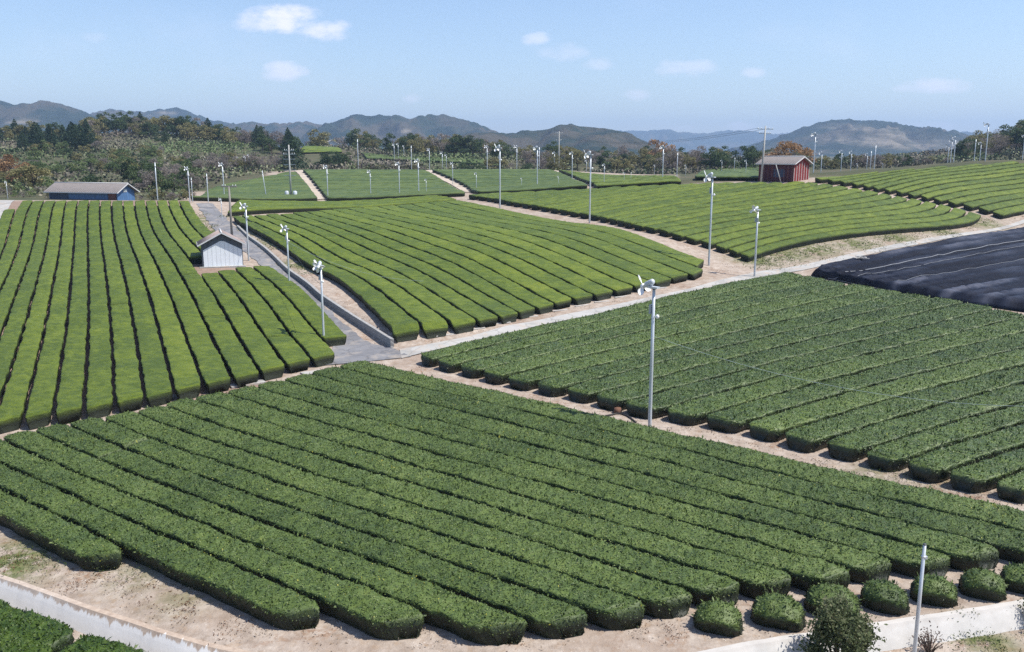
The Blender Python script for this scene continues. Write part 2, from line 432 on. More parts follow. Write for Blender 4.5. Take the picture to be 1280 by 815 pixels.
# ------------------------------------------------------------------ tea hedges
PROF = np.array([(-.78,0),(-.90,.3),(-.985,.6),(-1,.84),(-.98,.93),(-.945,.967),(-.86,.985),(-.4,.997),(0,1),(.4,.997),(.86,.985),(.945,.967),(.98,.93),(1,.84),(.985,.6),(.90,.3),(.78,0)])
PROF_LO = PROF[[0,2,4,6,8,10,12,14,16]]
def hedge(name, A, B, mat, H=.78, gap=.26, res=.3, jit=.03, leaves=None, end=.45, lo=False, cuts=(), yellow=0.0, wob=.04, seed=0, sk=(0, 0), ew=.35, dome=False):
    """A, B: the two side lines of the row (n x 2), in step"""
    rg = np.random.default_rng(seed + 101)
    C = (A + B) / 2; d = np.concatenate([[0], np.cumsum(np.hypot(*np.diff(C, axis=0).T))]); L = d[-1]
    n = max(4, int(L / res)); s = np.linspace(0, L, n)
    e = min(end, L * .35)
    s = np.unique(np.concatenate([[0, e*.04, e*.12, e*.25, e*.45, e*.7, L-e*.7, L-e*.45, L-e*.25, L-e*.12, L-e*.04], s] + [[c*L-.25, c*L-.14, c*L-.07, c*L, c*L+.07, c*L+.14, c*L+.25] for c in cuts]))
    s = s[(s >= 0) & (s <= L)]
    a = np.stack([np.interp(s, d, A[:, i]) for i in (0, 1)], -1); b = np.stack([np.interp(s, d, B[:, i]) for i in (0, 1)], -1)
    c = (a + b) / 2; lat = b - a; w = np.hypot(*lat.T); lat = lat / w[:, None]
    half = np.maximum(w / 2 - gap / 2, .2)
    t = np.clip(np.minimum(s, L - s) / e, 0, 1); f = np.sqrt(np.clip(1 - (1 - t) ** 2, 0, 1))
    half = half * (ew + (1 - ew) * f) * (1 + wob * noise2(s * .9, s * 0 + seed, 11))
    hh = H * np.interp(t, [0, .04, .12, .3, 1], [.05, .55, .88, .97, 1]) * (1 + .05 * noise2(s * .5, s * 0 + seed, 12))
    if dome: hh = H * (.30 + .70 * np.clip(np.minimum(s, L - s) / e, 0, 1) ** .35) * np.where(np.minimum(s, L - s) < .02, .1, 1)
    for q in cuts: hh = hh * (1 - .75 * np.exp(-((s - q * L) / .09) ** 2))
    pr = PROF_LO if lo else PROF
    m = len(pr)
    xy = c[:, None] + lat[:, None] * (half[:, None] * pr[None, :, 0])[..., None]
    cs = .06 * noise2(s * 1.1, s * 0 + 3.3 + seed, 21)
    z = Z(xy[..., 0], xy[..., 1]) + hh[:, None] * pr[None, :, 1] - .02
    V = np.concatenate([xy, z[..., None]], -1)
    V[..., :2] += lat[:, None] * cs[:, None, None]
    zs = (1 - .30 * np.abs(pr[:, 0]) ** 2.5)[None] if dome else 1.0
    tg = np.gradient(c, axis=0); tg /= np.hypot(*tg.T)[:, None] + 1e-9
    shf = (sk[0] * np.exp(-s / 1.3) + sk[1] * np.exp(-(L - s) / 1.3))[:, None] * half[:, None] * pr[None, :, 0]
    V[..., :2] += tg[:, None] * shf[..., None]
    V[..., 2] = Z(V[..., 0], V[..., 1]) + hh[:, None] * pr[None, :, 1] * zs - .02
    # vertex normals of the grid
    du = np.gradient(V, axis=0); dv = np.gradient(V, axis=1); N = np.cross(du, dv); N /= np.linalg.norm(N, axis=-1, keepdims=True) + 1e-9
    if N[len(s)//2, m//2, 2] < 0: N = -N
    q = pr[:, 1]
    up = np.clip(q * 3, 0, 1)
    V = V + N * (rg.normal(0, jit, V.shape[:2]) * up)[..., None]
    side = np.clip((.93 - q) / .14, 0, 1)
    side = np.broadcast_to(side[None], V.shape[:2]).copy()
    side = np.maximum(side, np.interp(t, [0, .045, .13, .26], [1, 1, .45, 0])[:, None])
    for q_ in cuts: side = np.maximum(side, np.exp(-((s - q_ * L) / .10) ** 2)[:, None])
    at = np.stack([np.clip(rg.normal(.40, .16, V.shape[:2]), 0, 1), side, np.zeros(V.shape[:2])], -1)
    nv = V.shape[0] * m
    fb = grid_faces(len(s), m)
    ft = np.concatenate([fb.ravel(), np.arange(m)[::-1], (len(s) - 1) * m + np.arange(m)]); lt = np.concatenate([np.full(len(fb), 4), [m, m]])
    sm = np.concatenate([np.ones(len(fb)), [0, 0]])
    verts = V.reshape(-1, 3); at = at.reshape(-1, 3)
    if leaves:
        dens, ln, wd, mt = (*leaves, 1.0)[:4]
        c0 = V[:-1, :-1]; c1 = V[1:, :-1]; c2 = V[1:, 1:]; c3 = V[:-1, 1:]
        ar = np.linalg.norm(np.cross(c2 - c0, c3 - c1), axis=-1) / 2
        ar = ar * np.where((q[:-1] + q[1:]) / 2 > .3, 1, .5)[None]
        tot = ar.sum(); K = int(tot * dens)
        ij = np.searchsorted(np.cumsum(ar.ravel()) / tot, rg.random(K)); ij = np.minimum(ij, ar.size - 1)
        I, J = np.unravel_index(ij, ar.shape); fu = rg.random(K)[:, None]; fv = rg.random(K)[:, None]
        P = (c0[I, J] * (1 - fu) + c1[I, J] * fu) * (1 - fv) + (c3[I, J] * (1 - fu) + c2[I, J] * fu) * fv
        Nn = N[I, J]; sd = side[I, J]
        r = rg.normal(size=(K, 3)); r -= (r * Nn).sum(-1, keepdims=True) * Nn; r /= np.linalg.norm(r, axis=-1, keepdims=True) + 1e-9
        al = rg.uniform(-.1, mt, K)[:, None]
        dr = r * np.cos(al) + Nn * np.sin(al)
        r2 = np.cross(dr, Nn * .8 + rg.normal(0, .45, (K, 3))); r2 /= np.linalg.norm(r2, axis=-1, keepdims=True) + 1e-9
        sc = rg.uniform(.6, 1.25, K)[:, None] * (1 - .4 * np.clip(sd, 0, 1))[:, None]
        sh = (rg.random(K) < .03)[:, None]; dr = np.where(sh, Nn * .8 + dr * .5, dr); sc = np.where(sh, sc * 1.9, sc)
        P0 = P + Nn * rg.uniform(-.02, .02, K)[:, None]
        quad = np.stack([P0, P0 + dr * ln * .5 * sc + r2 * wd * .5 * sc, P0 + dr * ln * sc, P0 + dr * ln * .5 * sc - r2 * wd * .5 * sc], 1)
        lv = np.clip(rg.normal(.50, .22, K), 0, 1)
        yl = np.zeros(K)
        if yellow:
            pat = fbm(P[:, 0] * .45, P[:, 1] * .45, 31, 3)
            yl = (rg.random(K) < yellow * (.35 + 9 * np.clip(pat - .33, 0, 1))).astype(float) * rg.uniform(.4, 1, K)
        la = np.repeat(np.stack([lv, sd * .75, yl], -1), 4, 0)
        verts = np.concatenate([verts, quad.reshape(-1, 3)]); at = np.concatenate([at, la])
        ft = np.concatenate([ft, nv + np.arange(K * 4)]); lt = np.concatenate([lt, np.full(K, 4)]); sm = np.concatenate([sm, np.zeros(K)])
    return new_obj(name, verts, ft, lt, mat, attr=at, smooth=sm)

class Field:
    """a family of row lines: sideways offset fitted as a polynomial of (line number, metres along)"""
    def __init__(s, pts, dk=3, ds=3, dz=.66):
        W = np.array([P3(px, py, dz)[:2] for _, px, py in pts]); k = np.array([p[0] for p in pts], float)
        km = np.median(k); m = np.abs(k - km) < (k.max() - k.min()) * .3 + 1
        # direction: mean over lines of (last - first)
        ds_ = []
        for kk in np.unique(k):
            w = W[k == kk]
            if len(w) > 1: ds_.append(w[-1] - w[0])
        e = np.sum(ds_, 0); s.e = e / np.hypot(*e); s.n = np.array([s.e[1], -s.e[0]])
        s.O = W.mean(0); q = W - s.O; sv = q @ s.e; nv = q @ s.n
        s.ks = max(1, k.max() - k.min()) / 2; s.k0 = (k.max() + k.min()) / 2; s.sl = np.abs(sv).max()
        s.dk, s.ds = dk, ds
        A = s.basis(k, sv); lam = 1e-3 * len(k)
        Wt = np.ones(len(k))
        reg = np.diag([lam * (.02 if (i + j) <= 1 else 1) * (1 + 4 * (i + j > 3)) for i in range(dk + 1) for j in range(ds + 1)]) * .3
        for _ in range(4):
            s.c = np.linalg.solve(A.T @ (A * Wt[:, None]) + reg, A.T @ (nv * Wt)); r = A @ s.c - nv
            Wt = 1 / (1 + (r / .5) ** 2)
        s.rms = float(np.sqrt((r ** 2).mean()))
    def basis(s, k, sv):
        kk = (np.asarray(k) - s.k0) / s.ks; ss = np.asarray(sv) / s.sl
        return np.stack([kk ** i * ss ** j for i in range(s.dk + 1) for j in range(s.ds + 1)], -1)
    def line(s, k, sv):
        n = s.basis(np.full(len(sv), float(k)), sv) @ s.c
        return s.O + np.outer(sv, s.e) + np.outer(n, s.n)
    def s_of(s, px, py, dz=.66): return float((P3(px, py, dz)[:2] - s.O) @ s.e)
    def row(s, i, a, b, n=60, k2=None):
        sa, sb = (s.s_of(*a) if not np.isscalar(a) else a), (s.s_of(*b) if not np.isscalar(b) else b)
        sv = np.linspace(sa, sb, n)
        return s.line(i, sv), s.line(i + 1 if k2 is None else k2, sv)

def skews(f, S, E):
    out = []
    s0 = [f.s_of(*q) if not np.isscalar(q) else q for q in S]; s1 = [f.s_of(*q) if not np.isscalar(q) else q for q in E]
    n = len(s0)
    for s_ in (s0, s1):
        r = []
        for i in range(n):
            a, b = max(0, i - 1), min(n - 1, i + 1)
            pa = f.line(a + .5, [s_[i]])[0]; pb = f.line(b + .5, [s_[i]])[0]
            r.append(np.clip((s_[b] - s_[a]) / (np.hypot(*(pb - pa)) + 1e-6), -1.25, 1.25))
        out.append(np.array([np.median(r[max(0, i - 1):i + 2]) for i in range(n)]))
    return out
def L(k, *p): return [(k, x, y) for x, y in p]
FG = (L(0,(440,451),(473,451),(518,462),(577,476),(640,487),(740,517),(828,537),(917,552),(1000,574.5),(1054,587),(1152,609),(1225,624),(1280,629)) +
 L(1,(421.6,458.7),(502,479),(563,492),(640,511),(740,537),(833,558),(921,579),(980,592),(1078,615.5),(1167,639),(1280,665)) +
 L(2,(386,467.5),(440,482),(478.6,491),(563,511),(640,531),(740,558),(828,580),(980,614),(1056,636),(1194,671),(1254,690)) +
 L(3,(349,474),(440,500),(484,512),(567,531),(640,550),(831,600),(929,624),(1060,654),(1147,681.5),(1194,700)) +
 L(4,(319,484),(371,501),(440,518.5),(482.5,527),(577,553),(640,571.6),(760,602.6),(839,622),(929,643.5),(1060,678),(1121,703)) +
 L(5,(276.6,488),(357,511),(440,536),(492,551),(596,581),(640,595),(760,625),(876,655),(960.5,676.5),(1073,712)) +
 L(6,(246,497),(337,524),(377,540),(440,559),(482.5,569.6),(571,597),(642.7,620),(780,656),(865.5,676.5),(952.6,700),(1008,721)) +
 L(7,(200,506),(269,526),(337.5,548),(440,581),(494,597),(563.7,620),(676,652),(780,681),(873.5,705.5),(942,729)) +
 L(8,(167,516),(200,527),(272.7,552),(363,581),(426,600),(485,620),(623.5,663),(780,710),(873.5,742.5)) +
 L(9,(124,521.6),(189,548.6),(240,565),(337,600),(400,620),(480,646),(628,692),(780,740),(797,748)) +
 L(10,(81,528),(151,557),(240,590),(261,600),(400,649),(480,675),(623.5,723),(717,759)) +
 L(11,(38,538),(135,581),(240,620),(400,680),(480,706),(542,732),(645,771)) +
 L(12,(0,547),(111,596),(200,632),(400,709),(480,742),(518,761)) +
 L(13,(0,578),(65,609),(146,640),(200,664),(300,706),(396,748.5)) +
 L(14,(0,612),(70,648),(140,684),(200,708),(298,740)) + L(15,(0,645),(73,667),(130,686)))
fF = Field(FG, 3, 3)
st = [(425,456),(403,461.5),(367,469.5),(333,477.5),(298,484.5),(262,491),(222,500),(183,509.5),(146,517.5),(103,524),(60,531.5),(18,541),(-20,552),(-50,572),(-70,600)]
en = [(1350,655),(1330,690),(1255,692),(1194,700),(1121,708),(1072,716),(1000,722),(935,734),(872,748),(798,757),(722,768),(643,776),(515,770),(393,756),(138,690)]
k0_, k1_ = skews(fF, st, en)
for i in range(15):
    A, B = fF.row(i, st[i], (en[i][0] - (16 if 2 <= i <= 8 else 0), en[i][1] - (5 if 2 <= i <= 8 else 0)))
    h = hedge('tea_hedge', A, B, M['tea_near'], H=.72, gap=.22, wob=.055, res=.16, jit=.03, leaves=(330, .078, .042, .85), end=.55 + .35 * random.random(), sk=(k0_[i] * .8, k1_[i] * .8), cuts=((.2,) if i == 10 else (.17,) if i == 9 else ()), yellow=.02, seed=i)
    tag(h, f'{"short " if i == 14 else ""}dark green tea hedge in the nearest field, {ordn(i)} counted from its upper earth track', 'tea hedge', 'clipped tea hedges of the nearest field')
# the short bushes at the lower edge
for j, (px, py, w) in enumerate([(898,762,1.0),(973,754,1.1),(1041,741,1.15),(1106,735,1.0),(1168,727,.95),(1229,720,.95),(1281,713,1.0)]):
    p = P3(px, py + 7, .45)[:2]; dv = np.array([.93, -.36]); nn = np.array([.36, .93]); s_ = np.linspace(-.76 * w, .76 * w, 12)[:, None]
    h = hedge('tea_bush', p + dv * s_ - nn * .64 * w, p + dv * s_ + nn * .64 * w, M['tea_near'], H=.82, gap=.06, res=.14, jit=.03, leaves=(380, .08, .042), end=.95, ew=.25, dome=True, seed=40 + j)
    tag(h, f'small clipped round tea bush near the lower right wall, {ordn(j)} from the left', 'tea bush', 'round tea bushes by the lower right wall')

GG = (L(0,(524,441.6),(608,423),(697,404),(780,385),(851,367.6),(920,351),(958,345),(988,341.5)) +
 L(1,(553,448),(588,436),(675,417),(780,394),(860,376),(909,363),(962,353)) +
 L(2,(584,456),(608,445),(675,428),(780,406),(860,386),(958.5,364.5),(1022,351)) +
 L(3,(610.5,462.6),(635,450),(688,437),(740,428.7),(860,402),(1000,368.6),(1060,354)) +
 L(4,(644,469),(677,458),(740,442),(860,416),(1000,382),(1092,362)) +
 L(5,(681,475),(710,464.5),(740,457),(860,430.5),(1000,396),(1130,366)) +
 L(6,(716.6,482.5),(780,465),(860,445),(1000,412),(1167,372)) +
 L(7,(753,493),(780,483),(860,461),(1000,427.6),(1208.6,378.5)) +
 L(8,(806,495),(860,481),(1000,445),(1244,386)) +
 L(9,(860,502),(925,481.6),(1000,464),(1280,397)) +
 L(10,(912,510),(1000,485),(1071,465.5),(1280,415)) +
 L(11,(945,525),(1000,507),(1162,464.5),(1280,433.7)) +
 L(12,(984,535),(1083,506),(1162,485),(1280,455)) +
 L(13,(1044,546),(1063,537),(1176,505),(1280,478)) +
 L(14,(1090,558),(1147,538),(1238,513.6),(1280,504)) +
 L(15,(1137,573),(1191,551.7),(1280,530)) + L(16,(1196,584),(1240,568),(1280,558)) + L(17,(1260,597),(1280,588)))
fG = Field(GG, 3, 3)
st = [(524,443),(540,447),(572,455),(600,462),(630,469),(665,476),(702,483),(738,492),(779,502),(827,509),(880,518),(925,527),(965,538),(1015,548),(1062,560),(1110,572),(1165,585),(1226,598)]
en = [(992,342),(1008,345),(1040,352),(1077,357),(1112,363),(1150,369),(1190,375),(1228,382),(1263,390),(1330,394),(1340,410),(1340,429),(1340,450),(1340,474),(1340,500),(1340,528),(1340,555),(1340,585)]
k0_, k1_ = skews(fG, st, en)
for i in range(18):
    A, B = fG.row(i, st[i], en[i])
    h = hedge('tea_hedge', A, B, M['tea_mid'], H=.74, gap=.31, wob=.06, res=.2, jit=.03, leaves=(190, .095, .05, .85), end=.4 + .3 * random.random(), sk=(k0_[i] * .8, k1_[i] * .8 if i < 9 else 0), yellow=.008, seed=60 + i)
    tag(h, f'green tea hedge in the right field, {ordn(i)} down from the concrete path', 'tea hedge', 'clipped tea hedges of the right field')

# left field
lv = []
bot = {-4:(-12,533),-3:(28,526),-2:(68,519),-1:(106,514),0:(144,507),1:(181,500),2:(219,493),3:(255,484),4:(291,476),5:(325,468),6:(359,460),7:(391,452),8:(408,430)}
x400 = {-5:9,-4:31.4,-3:56,-2:80.5,-1:107.6,0:134.5,1:167,2:196,3:226,4:256,5:288,6:317,7:350,8:383}
x338 = {-5:33.5,-4:53.5,-3:72.6,-2:90.7,-1:110,0:129.6,1:152,2:175,3:198,4:221,5:245,6:273,7:297,8:320}
x299 = {k: 126.6 + (17 if k < 0 else 17.8) * k for k in range(-7, 8)}
for k in range(-8, 9):
    lv += [(k, 125.6 + 14 * k, 252)]
    if k in x299: lv.append((k, x299[k], 299))
    if k in x338: lv.append((k, x338[k], 338))
    if k in x400: lv.append((k, x400[k], 400))
    if k in bot: lv.append((k, *bot[k]))
fL = Field(lv, 3, 4)
def edge_y(x): return np.interp(x, [-300, 0, 106, 219, 325, 400, 417, 460], [575, 531, 516, 494, 470, 450, 433, 428])
k_ = 0
for k in range(-8, 9):
    mid = (bot[k][0] + bot[k + 1][0]) / 2 if (k in bot and k + 1 in bot) else (bot.get(k, (0,))[0] + 14 if k == 8 else -12 + 40 * (k + 4.5))
    yb = edge_y(mid) - 4 - (8 if k == 8 else 0)
    if k < -7: top = {-8: (12, 262), -9: (-3, 292), -10: (-20, 330), -11: (-40, 380)}[k]
    else: top = (125.6 + 14 * (k + .5), 251.5)
    segs = [(top, (mid, yb))]
    if k == 5: segs = [(top, (243, 322)), ((264, 342), (mid, yb))]
    if k == 6: segs = [(top, (247, 311)), ((284, 338.5), (mid, yb))]
    if k == 7: segs = [(top, (257, 298)), ((306, 334.5), (mid, yb))]
    if k == 8: segs = [((326, 333), (400, 424))]
    for j, (a, b) in enumerate(segs):
        A, B = fL.row(k, a, b, 50)
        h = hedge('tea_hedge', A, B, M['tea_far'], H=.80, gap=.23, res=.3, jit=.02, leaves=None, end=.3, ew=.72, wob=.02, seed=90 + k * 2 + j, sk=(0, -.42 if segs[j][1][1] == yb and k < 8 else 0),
                  cuts={0: (.72,), 1: (.5,), 4: (.62, .8), 6: (.3, .75) if j else (), 3: (.56,)}.get(k, ()))
        w = '' if len(segs) == 1 else ('piece behind the small shed, ' if j == 0 else 'piece before the small shed, ')
        tag(h, f'bright tea hedge in the left field, {w}{ordn(k + 8)} from the left', 'tea hedge', 'clipped tea hedges of the left field')

# middle field
CC = (L(0,(292,272),(319,289),(353.5,308.5),(380.5,323),(417,348),(456.6,377),(500,414)) +
 L(1,(307,270.5),(316.6,280),(368,303.6),(402.5,322),(500,387),(533,415)) + L(2,(321.5,270.5),(341,283),(388,303.6),(431,319.6),(500,362.5),(526.6,382),(565,408.5)) +
 L(3,(337.5,270.5),(368,285),(417,301),(454,317),(500,345),(529,361),(592,403)) + L(4,(353.5,269.5),(480,316),(517,334.5),(618,396)) +
 L(5,(369,269),(480,304),(529,326),(596.6,361),(646,392)) + L(6,(385,267),(491.7,297),(557,326),(629,359),(673.5,385)) +
 L(7,(402.5,266),(505.7,293.6),(585,324),(643,348.5),(695,379)) + L(8,(421,264),(538,295),(585,312),(629,328.6),(680,350),(719,373.5)) +
 L(9,(439,263),(680,335),(744,368.6)) + L(10,(459,261.5),(680,320.5),(727,344),(766,363.7)) + L(11,(479,260),(680,310.7),(733,331),(790,358)) +
 L(12,(500,258.5),(680,301),(749,334),(816.5,353)) + L(13,(522,257),(680,292.5),(766,324.5),(838,348)) + L(14,(546,255),(680,284),(778,309),(862.6,342)) +
 L(15,(560,253.5),(680,276.5),(851,322),(880,338)) + L(16,(575,252),(680,269.5),(737,281),(798,297),(857,314),(884,324)))
fC = Field(CC, 3, 3)
st = [(297,272.5),(314,271),(329,271),(345,270),(361,269.5),(377,268),(394,266.5),(412,265),(430,263.5),(449,262),(469,261),(489,259.5),(511,258),(534,256),(556,254),(570,253)]
en = [(512,415),(549,411),(578,406),(605,399),(631,394),(658,388),(684,382),(707,376),(731,371),(755,366),(778,361),(803,356),(827,351),(850,345),(873,340),(882,329)]
k0_, k1_ = skews(fC, st, en)
for i in range(16):
    A, B = fC.row(i, (st[i][0] - 2, st[i][1] - 2.2), en[i])
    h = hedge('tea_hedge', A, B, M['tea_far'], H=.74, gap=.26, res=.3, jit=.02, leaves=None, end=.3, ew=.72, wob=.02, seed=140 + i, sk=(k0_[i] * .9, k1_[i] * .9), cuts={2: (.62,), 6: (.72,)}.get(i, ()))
    tag(h, f'bright green tea hedge in the middle field, {ordn(i)} from the block wall', 'tea hedge', 'clipped tea hedges of the middle field')

def ruled(name, Lp, Rp, N, mat, fmt, group, gap=.5, H=.8, res=.8, k0=0, **kw):
    a = np.array([P3(*p, .6)[:2] for p in Lp]); b = np.array([P3(*p, .6)[:2] for p in Rp])
    a = resample(a, N + 1); b = resample(b, N + 1)
    for i in range(N):
        t = np.linspace(0, 1, 24)[:, None]
        h = hedge(name, a[i] * (1 - t) + b[i] * t, a[i + 1] * (1 - t) + b[i + 1] * t, mat, H=H, gap=gap, res=res, jit=.03, lo=True, wob=.02, seed=200 + k0 + i, **kw)
        tag(h, fmt.format(ordn(i)), 'tea hedge', group)
ruled('tea_hedge', [(284,266),(290,258),(300,250.5)], [(571,249.5),(560,247),(543,244.5)], 9, M['tea_far'], 'tea hedge on the green strip behind the middle field, {} from its dark front edge', 'tea hedges of the strip behind the middle field', gap=.25, leaves=None)
ruled('tea_hedge', [(238,246.5),(258,238),(280,230),(310,225),(340,220),(360,215)], [(397,247.5),(392,241),(386,232),(380,226),(374,219),(369,215)], 13, M['tea_back'],
      'tea hedge of the far left hill field behind the road, {} from the front', 'tea hedges of the left hill field', k0=20)
ruled('tea_hedge', [(409,248),(403,240),(396,232),(388,222),(378,212.5)], [(582,242),(570,235),(557,228),(545,220),(530,212.5)], 14, M['tea_back'],
      'tea hedge of the far field between the two pale tracks, {} from the front', 'tea hedges of the central far field', k0=40)
ruled('tea_hedge', [(596,240),(585,233),(572,226),(556,219),(539,212.5)], [(735,232),(722,226),(710,220),(700,216),(689,212.5)], 14, M['tea_back'],
      'tea hedge of the far field around the tall white fan, {} from the front', 'tea hedges of the right central far field', k0=60)
ruled('tea_hedge', [(746,233),(732,226),(720,221),(708,216),(697,212.5)], [(852,227),(850,224),(848,222.5),(845,221.5),(842,220)], 9, M['tea_far'],
      'tea hedge of the small far field left of the red shed, {} from the front', 'tea hedges of the small far field', k0=80)
ruled('tea_hedge', [(868,222),(872,217),(882,211),(895,206)], [(990,222),(985,217),(975,212),(965,208)], 7, M['tea_back'],
      'tea hedge on the slope behind the red shed, {} from the front', 'tea hedges behind the red shed', k0=100)
ruled('tea_hedge', [(374,191),(376,187),(380,183)], [(428,190),(426,186),(420,182.5)], 5, M['tea_far'], 'tea hedge on the round terrace of the distant knoll, {} from its front edge', 'tea hedges of the distant knoll', k0=110)

DD = (L(0,(930,322),(979,315),(1040,303),(1130,287),(1229,272)) + L(1,(920.8,318),(943,309.7),(979,303.7),(1060,291.6),(1212,266)) + L(2,(904.5,313),(943,301),(1060,282),(1192,261)) +
 L(3,(890,306),(943,293),(1060,275),(1169,256.6)) + L(4,(870,303),(909,289),(943,284),(1060,269),(1150.6,253)) + L(5,(855.5,297.7),(883,289),(943,277),(1060,262),(1130,249)) +
 L(6,(838,295),(872.7,284),(943,272),(1000,264),(1060,256),(1113,247)) + L(7,(826,289),(885,273.6),(1000,259),(1060,250),(1096,243)) + L(8,(807.5,287),(860,272.5),(1000,253.5),(1076.5,240.6)) +
 L(9,(796,282.5),(860,268),(1000,248.5),(1059,237)) + L(10,(779,280),(860,263.7),(1000,244),(1040,234)) + L(11,(767,277),(860,259),(1000,239.5),(1020,231)) + L(12,(754,274),(860,254),(1000,235)) +
 L(13,(741,271.5),(860,250),(985,230)) + L(14,(729,269),(860,246)) + L(15,(717,267),(860,243)) + L(16,(705,265),(860,239.5)) + L(19,(671,259),(860,230)) + L(22,(640,254),(740,237)) + L(26,(600,247.5),(660,239)) + L(29,(570,243.5),(610,240)))
fD = Field(DD, 2, 3)
fD_st = [(930,322),(921,317),(905,312),(890,307),(872,302.5),(855.5,298),(838,293.5),(826,289.5),(808,286),(796,282.5),(779,279.5),(767,276.5),(754,274),(741,271.5),(729,269),(717,267),(705,265),(694,263),(682,261),(671,259),(660,257.2),(650,255.6),(640,254),(630,252.3),(620,250.6),(610,249),(600,247.5),(590,246),(580,244.8),(570,243.6)]
fD_en = [(1228,271),(1211,266.5),(1191,261.5),(1170,257),(1151,253),(1131,249),(1113,246),(1096,242.5),(1077,239.5),(1060,236.5),(1041,233.5),(1022,231),(1004,228.5),(985,227),(960,227),(940,227),(915,226.7),(888,226.5),(862,227),(840,228),(815,229),(790,230.5),(765,232),(742,233),(718,235),(695,236),(672,237.5),(650,239),(628,240.5),(610,241.5)]
k0_, k1_ = skews(fD, [((fD_st[i][0] + fD_st[i+1][0]) / 2, (fD_st[i][1] + fD_st[i+1][1]) / 2) for i in range(28)], [fD_en[i + (i > 12)] for i in range(28)])
for i in range(28):
    a = ((fD_st[i][0] + fD_st[i+1][0]) / 2 + 1, (fD_st[i][1] + fD_st[i+1][1]) / 2 - 1); b = fD_en[i + (i > 12)]; b = (b[0] + 5, b[1] + 1) if i < 12 else b
    A, B = fD.row(i, a, b, 50)
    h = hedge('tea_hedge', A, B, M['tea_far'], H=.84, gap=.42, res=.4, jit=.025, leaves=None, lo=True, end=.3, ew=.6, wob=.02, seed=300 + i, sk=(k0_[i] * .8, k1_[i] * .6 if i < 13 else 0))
    tag(h, f'tea hedge of the upper right field, {ordn(i)} up from the concrete path', 'tea hedge', 'clipped tea hedges of the upper right field')
EE = (L(0,(1257,270),(1280,266)) + L(1,(1240.6,263),(1280,255.6)) + L(2,(1220,258.4),(1280,248)) + L(3,(1203,254.7),(1280,240.6)) + L(4,(1180.6,251),(1280,234)) + L(5,(1169,246),(1280,228.4)) +
      L(6,(1149,244),(1280,223.7)) + L(7,(1134,241.6),(1280,218)) + L(8,(1122,238),(1280,213)) + L(9,(1105,237),(1280,208)) + L(10,(1092,233),(1209,214),(1280,203.5)) + L(11,(1077,230),(1200,210),(1280,200)))
fE = Field(EE, 2, 2)
est = [(1257,269),(1240,263),(1220,258.4),(1203,254.7),(1181,250.5),(1166,247),(1149,244),(1134,241),(1120,238.5),(1105,236),(1090,233),(1077,230),(1061,227.6),(1047,225.8),(1033,224.4),(1019,223)]
een = [(1340,256),(1340,246),(1340,238),(1340,231),(1340,224),(1340,219),(1340,214),(1330,209),(1320,204),(1300,201),(1262,201.5),(1225,205.5),(1180,208),(1140,211),(1095,215)]
for i in range(15):
    a = ((est[i][0] + est[i+1][0]) / 2 - 7, (est[i][1] + est[i+1][1]) / 2 - .5)
    A, B = fE.row(i, a, een[i], 40)
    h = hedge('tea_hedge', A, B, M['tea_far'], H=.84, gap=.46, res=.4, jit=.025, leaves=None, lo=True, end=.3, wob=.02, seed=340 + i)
    tag(h, f'tea hedge of the far right field, {ordn(i)} up from its lower corner', 'tea hedge', 'clipped tea hedges of the far right field')
ruled('tea_hedge', [(458,198),(455,194),(451,190.5)], [(628,207.5),(620,204),(604,200)], 6, M['tea_back'], 'tea hedge on the green slope above the shrubby bank, {} from its front', 'tea hedges of the slope above the bank', k0=130)

# the lower field outside the retaining wall
def low(a, b, w): 
    a = np.array(a); b = np.array(b); d = (b - a) / np.hypot(*(b - a)); n = np.array([d[1], -d[0]])
    t = np.linspace(0, 1, 20)[:, None]; c = a * (1 - t) + b * t
    return c - n * w / 2, c + n * w / 2
for j, (a, b, w) in enumerate([((-80,746),(74,804),1.6),((85,808),(200,850),1.6),((-80,785),(45,832),1.7),((75,845),(170,880),1.7)]):
    p0 = P3(*a, .6)[:2]; p1 = P3(*b, .6)[:2]
    A, B = low(p0, p1, w)
    h = hedge('tea_hedge', A, B, M['tea_low'], H=.75, gap=.12, res=.16, jit=.03, leaves=(300, .09, .045), seed=380 + j)
    tag(h, ['upper tea hedge below the lower left retaining wall','tea hedge below the lower left wall, right of a narrow cross gap','lowest tea hedge in the bottom left corner','tea hedge at the bottom edge beyond the cross gap'][j], 'tea hedge', 'tea hedges below the retaining wall')
print('FIELD RMS', [round(f.rms, 3) for f in (fF, fG, fL, fC, fD, fE)])
# ------------------------------------------------------------------ retaining wall below the near field
def wall_mat():
    t = NT('stained_concrete'); a = t.attr()
    f = t.noise(1.2, 5, .65); c = t.ramp(f, [(.3, (.44, .425, .40)), (.7, (.56, .54, .51))])
    st = t.noise(1.0, 5, .75, sc3=(3.2, .5, .25))
    edge = t.math('ADD', a['Red'], t.math('MULTIPLY', t.math('SUBTRACT', st, .5), 1.5))
    m = t.ramp(edge, [(.66, 0.0), (.76, 1.0)])
    soil = t.ramp(t.noise(5, 4, .7), [(.3, (.30, .22, .165)), (.7, (.48, .385, .30))])
    m2 = t.math('MULTIPLY', m, a['Green'])
    c = t.mix(a['Blue'], c, (.80, .785, .76))  # same concrete, lightened to paint in sunlight the left face misses
    c = t.mix(m2, c, soil)
    c = t.mix(t.math('MULTIPLY', t.noise(16, 3, .7), .25), c, (.33, .31, .29))
    t.bump(f, .3, .05)
    return t.done(c, .9, .15)
M['wall'] = wall_mat()
